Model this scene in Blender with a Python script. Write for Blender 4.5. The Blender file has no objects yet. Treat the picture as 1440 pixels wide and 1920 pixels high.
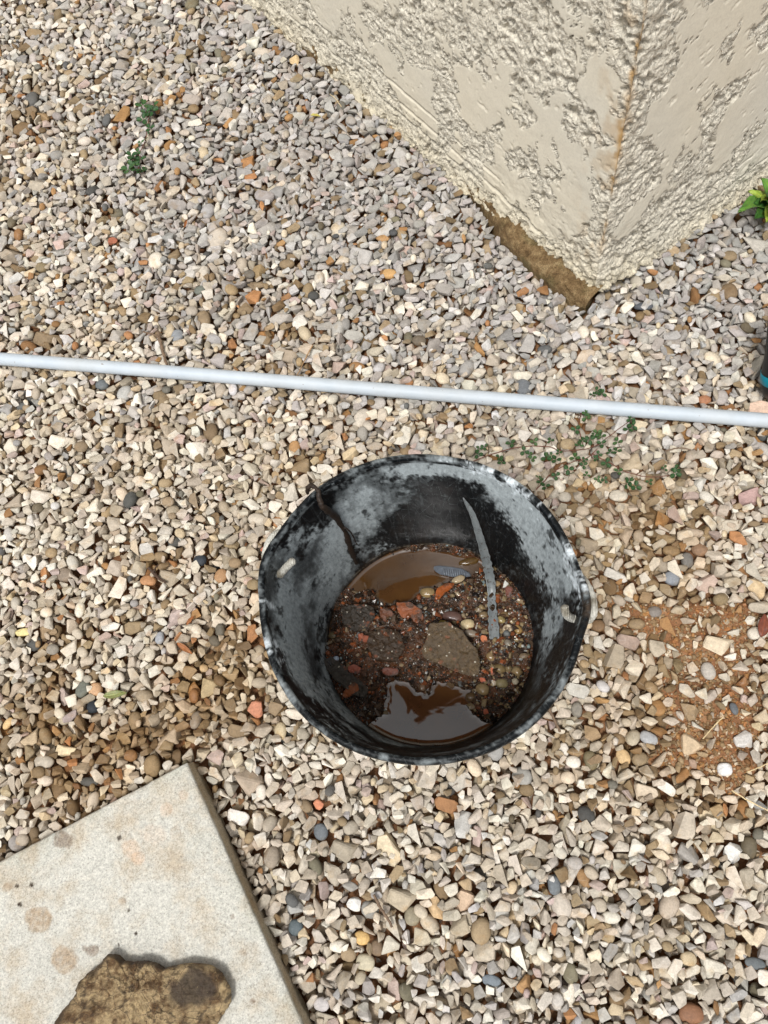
import bpy, bmesh, math, random
import numpy as np
from mathutils import Vector, Matrix, Euler

SC = bpy.context.scene
COL = SC.collection
RNG = np.random.default_rng(7)
random.seed(7)

# ------------------------------------------------------------------ camera
FPX, CX, CY = 1443.0, 720.0, 960.0
H = 1.25
_d = np.array([865 - CX, 1500 - CY, FPX]); _d /= np.linalg.norm(_d)      # straight down, in camera axes (right, down, forward)
_x = np.array([1., 0, 0]) - _d * _d[0]; _x /= np.linalg.norm(_x)
_y = np.cross(-_d, _x)
_z = -_d
cam_data = bpy.data.cameras.new('camera'); cam = bpy.data.objects.new('camera', cam_data); COL.objects.link(cam)
R = Matrix(((_x[0], -_x[1], -_x[2]), (_y[0], -_y[1], -_y[2]), (_z[0], -_z[1], -_z[2]))).to_4x4()
cam.matrix_world = Matrix.Translation((0, 0, H)) @ R
cam_data.sensor_fit = 'VERTICAL'; cam_data.sensor_height = 24.0; cam_data.lens = FPX / 1920 * 24.0
cam_data.clip_start = 0.02; cam_data.clip_end = 600
SC.camera = cam

def at(px, py, z=0.0):
    """world point at height z seen at photo pixel px, py"""
    r = np.array([px - CX, py - CY, FPX]); t = (H - z) / (r @ _d); c = r * t
    return np.array([c @ _x, c @ _y, z])
def proj(X, Y, Z):
    X = np.asarray(X, float); Y = np.asarray(Y, float); Z = np.asarray(Z, float)
    r = [X * _x[i] + Y * _y[i] + (H - Z) * _d[i] for i in range(3)]
    return CX + FPX * r[0] / r[2], CY + FPX * r[1] / r[2]

# ------------------------------------------------------------------ world, sun, exposure
SUN_EL, SUN_AZ = math.radians(66), math.radians(-158)      # azimuth from +Y towards +X
world = bpy.data.worlds.new('World'); SC.world = world; world.use_nodes = True
nt = world.node_tree; nt.nodes.clear()
sky = nt.nodes.new('ShaderNodeTexSky'); sky.sky_type = 'NISHITA'; sky.sun_disc = False
sky.sun_elevation = SUN_EL; sky.sun_rotation = SUN_AZ; sky.dust_density = 4.0; sky.ozone_density = 1.0
hsv = nt.nodes.new('ShaderNodeHueSaturation'); hsv.inputs['Saturation'].default_value = 0.12
bgn = nt.nodes.new('ShaderNodeBackground'); bgn.inputs['Strength'].default_value = 0.15
wo = nt.nodes.new('ShaderNodeOutputWorld')
nt.links.new(sky.outputs[0], hsv.inputs['Color']); nt.links.new(hsv.outputs[0], bgn.inputs['Color']); nt.links.new(bgn.outputs[0], wo.inputs['Surface'])
sun_d = bpy.data.lights.new('sun', 'SUN'); sun_d.energy = 2.4; sun_d.angle = math.radians(10); sun_d.color = (1.0, 0.985, 0.96)
sun = bpy.data.objects.new('sun', sun_d); COL.objects.link(sun)
_sv = Vector((math.sin(SUN_AZ) * math.cos(SUN_EL), math.cos(SUN_AZ) * math.cos(SUN_EL), math.sin(SUN_EL)))
sun.rotation_euler = _sv.to_track_quat('Z', 'Y').to_euler()
SC.view_settings.view_transform = 'Standard'
try: SC.view_settings.look = 'None'
except Exception: pass
SC.view_settings.exposure = 0.07; SC.view_settings.gamma = 1.0
SC.view_settings.use_curve_mapping = False
SC.render.engine = 'CYCLES'
SC.cycles.max_bounces = 6; SC.cycles.diffuse_bounces = 4; SC.cycles.glossy_bounces = 3

# ------------------------------------------------------------------ noise
def _hash(ix, iy, iz, s):
    n = (ix * 374761393 + iy * 668265263 + iz * 1274126177 + s * 974634221) & 0xffffffff
    n = ((n ^ (n >> 13)) * 1103515245) & 0xffffffff
    n = ((n ^ (n >> 16)) * 2246822519) & 0xffffffff
    return ((n ^ (n >> 15)) & 0xffffff) / float(0xffffff)
def vnoise(x, y, z=0.0, s=0):
    x, y, z = np.broadcast_arrays(np.asarray(x, float), np.asarray(y, float), np.asarray(z, float))
    ix, iy, iz = (np.floor(v).astype(np.int64) for v in (x, y, z))
    fx, fy, fz = x - ix, y - iy, z - iz
    fx, fy, fz = (v * v * (3 - 2 * v) for v in (fx, fy, fz))
    r = 0
    for a in (0, 1):
        wa = fx if a else 1 - fx
        for b in (0, 1):
            wb = fy if b else 1 - fy
            for c in (0, 1):
                wc = fz if c else 1 - fz
                r = r + wa * wb * wc * _hash(ix + a, iy + b, iz + c, s)
    return r * 2 - 1
def fbm(x, y, z=0.0, o=4, s=0, g=0.5):
    r = 0; a = 1.0; t = 0; f = 1.0
    for k in range(o):
        r = r + a * vnoise(np.asarray(x) * f + 17.3 * k, np.asarray(y) * f + 5.1 * k, np.asarray(z) * f, s + k)
        t += a; a *= g; f *= 2.03
    return r / t
def sstep(a, b, v):
    t = np.clip((np.asarray(v, float) - a) / (b - a), 0, 1); return t * t * (3 - 2 * t)
def lin(*c):
    return tuple((v / 255 / 12.92) if v / 255 <= 0.04045 else ((v / 255 + 0.055) / 1.055) ** 2.4 for v in c)

# ------------------------------------------------------------------ mesh helpers
def mesh_np(name, V, F, mats=(), smooth=False, attrs=None, mat_index=None):
    """V (n,3); F a list of (m,k) arrays of face corners"""
    me = bpy.data.meshes.new(name)
    if isinstance(F, np.ndarray): F = [F]
    F = [f for f in F if len(f)]
    loops = np.concatenate([f.ravel() for f in F]).astype(np.int32)
    tot = np.concatenate([np.full(len(f), f.shape[1]) for f in F]).astype(np.int32)
    st = np.concatenate([[0], np.cumsum(tot)[:-1]]).astype(np.int32)
    me.vertices.add(len(V)); me.vertices.foreach_set('co', np.ascontiguousarray(V, dtype=np.float32).ravel())
    me.loops.add(len(loops)); me.loops.foreach_set('vertex_index', loops)
    me.polygons.add(len(tot)); me.polygons.foreach_set('loop_start', st)
    sm = np.full(len(tot), bool(smooth)) if np.isscalar(smooth) else np.asarray(smooth, bool)
    me.polygons.foreach_set('use_smooth', sm)
    if mat_index is not None: me.polygons.foreach_set('material_index', np.asarray(mat_index, np.int32))
    for m in mats: me.materials.append(m)
    for k, a in (attrs or {}).items():
        a = np.asarray(a, np.float32)
        if a.ndim == 2:
            at_ = me.attributes.new(k, 'FLOAT_COLOR', 'POINT')
            if a.shape[1] == 3: a = np.hstack([a, np.ones((len(a), 1), np.float32)])
            at_.data.foreach_set('color', np.ascontiguousarray(a).ravel())
        else:
            at_ = me.attributes.new(k, 'FLOAT', 'POINT'); at_.data.foreach_set('value', a)
    me.update(calc_edges=True)
    return me
def obj(name, me, parent=None):
    o = bpy.data.objects.new(name, me); COL.objects.link(o)
    if parent is not None: o.parent = parent
    return o
def tag(o, label=None, cat=None, group=None, kind=None):
    if label: o['label'] = label
    if cat: o['category'] = cat
    if group: o['group'] = group
    if kind: o['kind'] = kind
    return o
def empty(name, loc, label, cat, group=None):
    o = bpy.data.objects.new(name, None); COL.objects.link(o); o.location = loc; o.empty_display_size = 0.05
    return tag(o, label, cat, group)
def grid_faces(nu, nv, wrap_u=False):
    i = np.arange(nu if wrap_u else nu - 1)[:, None]; j = np.arange(nv - 1)[None, :]
    a = i * nv + j; b = ((i + 1) % nu) * nv + j
    return np.stack([a, b, b + 1, a + 1], -1).reshape(-1, 4)
def tube(P, rad, n=8, closed_ends=True):
    P = np.asarray(P, float); m = len(P); rad = np.broadcast_to(np.asarray(rad, float), (m,))
    T = np.gradient(P, axis=0); T /= np.linalg.norm(T, axis=1)[:, None] + 1e-12
    up = np.array([0, 0, 1.]) if abs(T[0, 2]) < .9 else np.array([1., 0, 0])
    V = []
    for k in range(m):
        a = np.cross(T[k], up); a /= np.linalg.norm(a) + 1e-9; b = np.cross(T[k], a); up = -b if False else np.cross(a, T[k])
        t = np.arange(n) / n * 2 * np.pi
        V.append(P[k] + rad[k] * (np.cos(t)[:, None] * a + np.sin(t)[:, None] * b))
    V = np.concatenate(V)
    F = []
    for k in range(m - 1):
        i = np.arange(n); j = (i + 1) % n
        F.append(np.stack([k * n + i, k * n + j, (k + 1) * n + j, (k + 1) * n + i], 1))
    F = [np.concatenate(F)]
    if closed_ends:
        V = np.vstack([V, P[0] - T[0] * rad[0] * .5, P[-1] + T[-1] * rad[-1] * .5]); c0 = m * n; c1 = c0 + 1
        i = np.arange(n); j = (i + 1) % n
        F.append(np.concatenate([np.stack([j, i, np.full(n, c0)], 1), np.stack([(m - 1) * n + i, (m - 1) * n + j, np.full(n, c1)], 1)]))
    return V, F
def smooth_path(P, n):
    P = np.asarray(P, float); k = len(P)
    if k < 3: return np.array([P[0] + (P[-1] - P[0]) * t for t in np.linspace(0, 1, n)])
    Q = np.vstack([2 * P[0] - P[1], P, 2 * P[-1] - P[-2]]); out = []
    for u in np.linspace(0, k - 1 - 1e-6, n):
        i = int(u); t = u - i; a, b, c, e = Q[i:i + 4]
        out.append(.5 * ((2 * b) + (c - a) * t + (2 * a - 5 * b + 4 * c - e) * t * t + (3 * b - a - 3 * c + e) * t ** 3))
    return np.array(out)

# ------------------------------------------------------------------ material helper
class Mat:
    def __init__(s, name):
        s.m = bpy.data.materials.new(name); s.m.use_nodes = True; s.t = s.m.node_tree
        s.t.nodes.clear(); s.out = s.n('ShaderNodeOutputMaterial'); s.b = s.n('ShaderNodeBsdfPrincipled')
        s.l(s.b.outputs[0], s.out.inputs['Surface'])
    def n(s, t, **k):
        x = s.t.nodes.new(t)
        for a, b in k.items(): setattr(x, a, b)
        return x
    def l(s, a, b): s.t.links.new(a, b)
    def coord(s):
        return s.n('ShaderNodeTexCoord').outputs['Object']
    def noise(s, scale, detail=4, rough=.55, vec=None, dist=0.0):
        x = s.n('ShaderNodeTexNoise'); x.inputs['Scale'].default_value = scale; x.inputs['Detail'].default_value = detail
        x.inputs['Roughness'].default_value = rough; x.inputs['Distortion'].default_value = dist
        s.l(vec if vec is not None else s.coord(), x.inputs['Vector']); return x.outputs['Fac']
    def vor(s, scale, vec=None, feature='F1'):
        x = s.n('ShaderNodeTexVoronoi', feature=feature); x.inputs['Scale'].default_value = scale
        s.l(vec if vec is not None else s.coord(), x.inputs['Vector']); return x
    def ramp(s, fac, stops):
        x = s.n('ShaderNodeValToRGB'); e = x.color_ramp.elements
        while len(e) < len(stops): e.new(0.5)
        for k, (p, c) in enumerate(stops):
            e[k].position = p; e[k].color = (*c, 1) if not np.isscalar(c) else (c, c, c, 1)
        s.l(fac, x.inputs['Fac']); return x.outputs['Color']
    def mix(s, a, b, fac, mode='MIX'):
        x = s.n('ShaderNodeMix', data_type='RGBA', blend_type=mode)
        for v, i in ((a, 6), (b, 7)):
            if isinstance(v, tuple): x.inputs[i].default_value = (*v, 1)[:4]
            else: s.l(v, x.inputs[i])
        if isinstance(fac, (int, float)): x.inputs[0].default_value = fac
        else: s.l(fac, x.inputs[0])
        return x.outputs[2]
    def attr(s, name, out='Color'):
        x = s.n('ShaderNodeAttribute', attribute_name=name); return x.outputs[out]
    def math(s, op, a, b=None):
        x = s.n('ShaderNodeMath', operation=op)
        for v, i in ((a, 0), (b, 1)):
            if v is None: continue
            if isinstance(v, (int, float)): x.inputs[i].default_value = v
            else: s.l(v, x.inputs[i])
        return x.outputs[0]
    def bump(s, h, strength, dist, prev=None):
        x = s.n('ShaderNodeBump'); x.inputs['Strength'].default_value = strength; x.inputs['Distance'].default_value = dist
        s.l(h, x.inputs['Height'])
        if prev is not None: s.l(prev, x.inputs['Normal'])
        return x.outputs[0]
    def set(s, **k):
        for a, v in k.items():
            i = s.b.inputs[a.replace('_', ' ')]
            if isinstance(v, (int, float)): i.default_value = v
            elif isinstance(v, tuple): i.default_value = (*v, 1)[:4]
            else: s.l(v, i)
        return s.m

# stone: colour per stone in 'col' (alpha = wetness)
def make_stone_mat(name, gloss=0.0):
    M = Mat(name); a = M.n('ShaderNodeAttribute', attribute_name='col')
    c = a.outputs['Color']; wet = a.outputs['Alpha']
    n1 = M.noise(90, 5, .65); n2 = M.noise(420, 3, .6); n3 = M.noise(38, 3, .6)
    v1 = M.ramp(n1, [(.3, .76), (.5, .97), (.72, 1.14)])
    v2 = M.ramp(n2, [(.3, .82), (.55, 1.0), (.75, 1.12)])
    c = M.mix(c, v1, 1.0, 'MULTIPLY'); c = M.mix(c, v2, 1.0, 'MULTIPLY')
    st = M.ramp(n3, [(.56, 0.0), (.70, .55)])
    c = M.mix(c, M.mix(c, (.84, .69, .50), 1.0, 'MULTIPLY'), st)
    # pale veins
    vn = M.vor(60, feature='DISTANCE_TO_EDGE'); vd = M.ramp(vn.outputs['Distance'], [(.0, .35), (.03, 0.0)])
    c = M.mix(c, (.62, .58, .52), M.math('MULTIPLY', vd, M.ramp(M.noise(33, 2), [(.58, 0), (.64, .7)])))
    rg = M.math('SUBTRACT', .86 - gloss, M.math('MULTIPLY', wet, .42))
    b = M.bump(n2, .35, .0010); b = M.bump(n1, .25, .002, b)
    return M.set(Base_Color=c, Roughness=rg, Normal=b, Specular_IOR_Level=.35)
MAT_STONE = make_stone_mat('limestone_gravel')
MAT_WETSTONE = make_stone_mat('wet_stone', .45)

# ------------------------------------------------------------------ stone shapes
def hull_of(P):
    bm = bmesh.new()
    vs = [bm.verts.new(p) for p in P]
    r = bmesh.ops.convex_hull(bm, input=vs)
    dead = [g for g in r['geom_interior'] + r['geom_unused'] if isinstance(g, bmesh.types.BMVert)]
    dead = list({d for d in dead if d.is_valid})
    if dead: bmesh.ops.delete(bm, geom=dead, context='VERTS')
    bmesh.ops.dissolve_limit(bm, angle_limit=math.radians(11), verts=bm.verts, edges=bm.edges)
    bm.normal_update()
    return bm
def angular_bm(rng, dims, npts=None):
    n = npts or int(rng.integers(9, 14))
    P = rng.normal(size=(n, 3)); P /= np.linalg.norm(P, axis=1)[:, None]
    P = np.sign(P) * np.abs(P) ** .8
    P *= rng.uniform(.86, 1.1, (n, 1)); P *= np.array(dims) / 2
    return hull_of(P)
def planes_of(bm):
    N = np.array([f.normal[:] for f in bm.faces]); D = np.array([f.normal.dot(f.verts[0].co) for f in bm.faces]); return N, D
def bm_arrays(bm):
    bm.verts.index_update()
    V = np.array([v.co[:] for v in bm.verts]); T = []
    bmesh.ops.triangulate(bm, faces=bm.faces)
    bm.verts.index_update()
    T = np.array([[v.index for v in f.verts] for f in bm.faces], np.int64)
    return V, T
def chamfer(bm, w):
    bmesh.ops.bevel(bm, geom=list(bm.edges), offset=w, segments=1, profile=.5, affect='EDGES', clamp_overlap=True)
_ico = None
def rounded(rng, dims, sub=2, flat=1.0):
    bm = bmesh.new(); bmesh.ops.create_icosphere(bm, subdivisions=sub, radius=.5)
    V, T = bm_arrays(bm); bm.free()
    e = rng.uniform(.82, 1.0); V = np.sign(V) * (np.abs(V) * 2) ** e / 2
    o = rng.uniform(0, 50, 3)
    n = fbm(V[:, 0] * 1.6 + o[0], V[:, 1] * 1.6 + o[1], V[:, 2] * 1.6 + o[2], o=2)
    V = V * (1 + .16 * n)[:, None]
    return V * np.array(dims), T
# variants: (V_detail, T_detail, V_plain, T_plain, smooth, N, D) unit length 1, already turned
class Variant: pass
def make_variants(rng, n_shape, n_orient):
    out = []
    for k in range(n_shape):
        rnd = k % 9 == 3
        dims = np.array([1.0, rng.uniform(.52, .90), rng.uniform(.40, .72)])
        if rnd:
            dims = np.array([1.0, rng.uniform(.62, .9), rng.uniform(.42, .66)])
            V, T = rounded(rng, dims); Vp, Tp = rounded(np.random.default_rng(k), dims, 1); sm = True
        else:
            s = int(rng.integers(1e9))
            bm = angular_bm(np.random.default_rng(s), dims); bm2 = bm.copy()
            chamfer(bm, rng.uniform(.022, .05)); V, T = bm_arrays(bm); Vp, Tp = bm_arrays(bm2); bm.free(); bm2.free(); sm = False
            o = rng.uniform(0, 60, 3)
            V = V + (V / (np.linalg.norm(V, axis=1)[:, None] + 1e-6)) * (.024 * fbm(V[:, 0] * 3.5 + o[0], V[:, 1] * 3.5 + o[1], V[:, 2] * 3.5 + o[2], o=2))[:, None]
        for q in range(n_orient):
            tilt = rng.normal(0, .38 if not rnd else .22, 2)
            Rm = np.array(Euler((tilt[0], tilt[1], rng.uniform(0, 2 * math.pi)), 'XYZ').to_matrix())
            Rz = np.array(Euler((0, 0, rng.uniform(0, 2 * math.pi))).to_matrix())
            Rm = Rz @ Rm
            v = Variant(); v.V = V @ Rm.T; v.T = T; v.Vp = Vp @ Rm.T; v.Tp = Tp; v.smooth = sm; v.rnd = rnd
            out.append(v)
    return out
def raster(Vp, Tp, G):
    """top and bottom height of a convex body on a G grid; offsets of the cell (0,0) from the centre"""
    a = Vp[Tp[:, 0]]; n = np.cross(Vp[Tp[:, 1]] - a, Vp[Tp[:, 2]] - a); L = np.linalg.norm(n, axis=1); ok = L > 1e-14
    n = n[ok] / L[ok][:, None]; a = a[ok]; D = (n * a).sum(1)
    cen = Vp.mean(0); flip = (n @ cen - D) > 0; n[flip] *= -1; D[flip] *= -1
    r = np.abs(Vp[:, :2]).max() + G; k = int(math.ceil(r / G)); g = np.arange(-k, k + 1) * G
    X, Y = np.meshgrid(g, g, indexing='ij'); up = n[:, 2] > .02; dn = n[:, 2] < -.02
    top = np.min((D[up] - n[up, 0] * X[..., None] - n[up, 1] * Y[..., None]) / n[up, 2], axis=-1)
    bot = np.max((D[dn] - n[dn, 0] * X[..., None] - n[dn, 1] * Y[..., None]) / n[dn, 2], axis=-1)
    return k, top, bot, top > bot + 1e-5

# ------------------------------------------------------------------ layout in world units
BX, BY = at(793, 1143, .33)[:2]
BUCKET_H = .33
_fitc = (-0.0437, .2325); BX, BY = _fitc; BR = .194
SLAB_Z = .037
S0 = at(350, 1430, SLAB_Z); S1 = at(0, 1615, SLAB_Z); S2 = at(563, 1912, SLAB_Z)
su = (S1 - S0); su /= np.linalg.norm(su); sv = (S2 - S0); sv /= np.linalg.norm(sv)
SLAB = .5
slab_poly = [S0[:2], (S0 + su * SLAB)[:2], (S0 + (su + sv) * SLAB)[:2], (S0 + sv * SLAB)[:2]]
# wall base line of the stucco
WC = at(1112, 545, .03)[:2]
WLd = at(455, -5, .0)[:2] - WC; WL_LEN = np.linalg.norm(WLd); WLd /= WL_LEN
WRd = at(1440, 322, .0)[:2] - WC; WRd /= np.linalg.norm(WRd)
WLn = np.array([WLd[1], -WLd[0]]); WLn = WLn if WLn @ (-WC) > 0 else -WLn      # outward normals
WRn = np.array([WRd[1], -WRd[0]]); WRn = WRn if WRn @ WLd < 0 else -WRn
def inside_poly(X, Y, poly):
    r = np.zeros(np.shape(X), bool); n = len(poly)
    for i in range(n):
        x1, y1 = poly[i][:2]; x2, y2 = poly[(i + 1) % n][:2]
        c = ((y1 > Y) != (y2 > Y)) & (X < (x2 - x1) * (Y - y1) / (y2 - y1 + 1e-12) + x1); r ^= c
    return r
def poly_sd(X, Y, poly):
    """signed distance, negative inside"""
    dmin = np.full(np.shape(X), 9.); n = len(poly)
    for i in range(n):
        a = np.array(poly[i][:2]); b = np.array(poly[(i + 1) % n][:2]); e = b - a
        t = np.clip(((X - a[0]) * e[0] + (Y - a[1]) * e[1]) / (e @ e), 0, 1)
        dmin = np.minimum(dmin, np.hypot(X - a[0] - t * e[0], Y - a[1] - t * e[1]))
    return np.where(inside_poly(X, Y, poly), -dmin, dmin)
FC = at(1088, 590, .0)[:2]
wall_poly = [FC - WLn * .006, FC + WLd * .22 - WLn * .014, WC + WLd * .5 - WLn * .022, WC + WLd * 3 - WLn * .022, WC + WLd * 3 + WRd * 3, WC + WRd * 3 - WRn * .022, WC + WRd * .06 - WRn * .018, WC + WRn * .004]
pipe_a, pipe_b = at(-260, 655, .014), at(1700, 808, .014)

# blobs given as photo pixels (x, y, rx, ry, strength), evaluated on the ground
def blob_field(px, py, blobs):
    r = 0
    for bx, by, rx, ry, s in blobs: r = r + s * np.exp(-((px - bx) / rx) ** 2 - ((py - by) / ry) ** 2)
    return r
SOIL = [(1340, 1310, 130, 125, 1.1), (1250, 1165, 110, 55, .95), (1130, 1090, 50, 35, .8), (1400, 1160, 60, 60, .7), (1380, 1440, 70, 70, .7),
        (1250, 1420, 50, 40, .5), (1120, 1280, 40, 30, .4), (430, 590, 50, 25, .6), (560, 640, 30, 40, .55), (280, 1050, 30, 30, .45),
        (300, 860, 30, 20, .4), (1090, 940, 60, 30, .5), (60, 1190, 30, 30, .35), (250, 205, 45, 22, .5), (1300, 640, 30, 15, .4), (800, 800, 60, 12, .3)]
WET = [(380, 1260, 95, 75, .95), (300, 1060, 60, 45, .8), (120, 1180, 90, 60, .6), (430, 1330, 90, 60, .9), (250, 1380, 140, 60, .9), (90, 1450, 120, 70, .75),
       (460, 1180, 60, 60, .7), (100, 1280, 50, 70, .6), (200, 1500, 120, 50, .6), (540, 1500, 60, 70, .25), (30, 1350, 60, 60, .6),
       (460, 570, 120, 70, .5), (600, 640, 80, 60, .5), (60, 240, 90, 60, .45), (330, 190, 110, 40, .45), (470, 1000, 90, 70, .45), (560, 860, 150, 40, .35),
       (1150, 960, 150, 120, .45), (1250, 1200, 160, 220, .7), (1330, 1480, 120, 90, .55), (1100, 1400, 120, 90, .4), (330, 790, 90, 50, .4), (780, 790, 220, 40, .3), (1180, 700, 120, 40, .25)]
def soil_f(x, y):
    px, py = proj(x, y, 0 * np.asarray(x)); return np.clip(blob_field(px, py, SOIL), 0, 1) + .12 * fbm(np.asarray(x) * 14, np.asarray(y) * 14, 0, 3, 5)
def wet_f(x, y):
    px, py = proj(x, y, 0 * np.asarray(x)); return np.clip(blob_field(px, py, WET), 0, 1) + .28 * fbm(np.asarray(x) * 11, np.asarray(y) * 11, 0, 3, 9)
def soil_h(x, y):
    s = sstep(.30, .75, soil_f(x, y))
    return -.030 + s * .022 + .003 * fbm(np.asarray(x) * 25, np.asarray(y) * 25, 0, 3, 3) * (1 + s)

# ------------------------------------------------------------------ ground sheet
def build_ground():
    M = Mat('earth_between_gravel')
    n1 = M.noise(30, 6, .6); n2 = M.noise(350, 4, .7); n3 = M.noise(6, 4, .5)
    c = M.ramp(n1, [(.3, lin(104, 72, 48)), (.5, lin(142, 101, 70)), (.7, lin(172, 132, 96))])
    c = M.mix(c, M.ramp(n2, [(.3, .6), (.6, 1.05), (.75, 1.35)]), 1.0, 'MULTIPLY')
    far = M.attr('far', 'Fac')
    v = M.vor(38); vc = M.ramp(v.outputs['Color'], [(0, lin(170, 160, 148)), (.5, lin(196, 186, 172)), (1, lin(150, 135, 115))])
    edge = M.ramp(v.outputs['Distance'], [(.35, 1.0), (.75, .35)])
    g = M.mix(vc, edge, 1.0, 'MULTIPLY')
    c = M.mix(c, g, far)
    b = M.bump(n2, .6, .003); b = M.bump(v.outputs['Distance'], .0, .01, b)
    m = M.set(Base_Color=c, Roughness=.9, Normal=b, Specular_IOR_Level=.25)
    # fine part
    gx = np.arange(-1.75, 1.6, .010); gy = np.arange(-.8, 2.65, .010)
    X, Y = np.meshgrid(gx, gy, indexing='ij'); Z = soil_h(X, Y) + .0012 * fbm(X * 160, Y * 160, 0, 2, 31)
    V = np.stack([X, Y, Z], -1).reshape(-1, 3); F = grid_faces(len(gx), len(gy))
    # coarse skirt to the horizon
    rings = []; ring0 = np.array([[gx[0], gy[0]], [gx[-1], gy[0]], [gx[-1], gy[-1]], [gx[0], gy[-1]]])
    big = np.array([[-300, -300], [300, -300], [300, 300], [-300, 300]], float)
    n0 = len(V); far_ = np.zeros(n0)
    V = np.vstack([V, np.c_[ring0, np.full(4, -.031)], np.c_[big, np.full(4, -.031)]])
    far_ = np.concatenate([far_, np.ones(8)])
    sk = np.array([[n0 + i, n0 + (i + 1) % 4, n0 + 4 + (i + 1) % 4, n0 + 4 + i] for i in range(4)])[:, ::-1]
    o = obj('ground', mesh_np('ground', V, [F, sk], [m], True, {'far': far_}))
    tag(o, 'reddish brown earth showing between the gravel stones', None, None, 'structure'); return o
build_ground()

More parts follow.
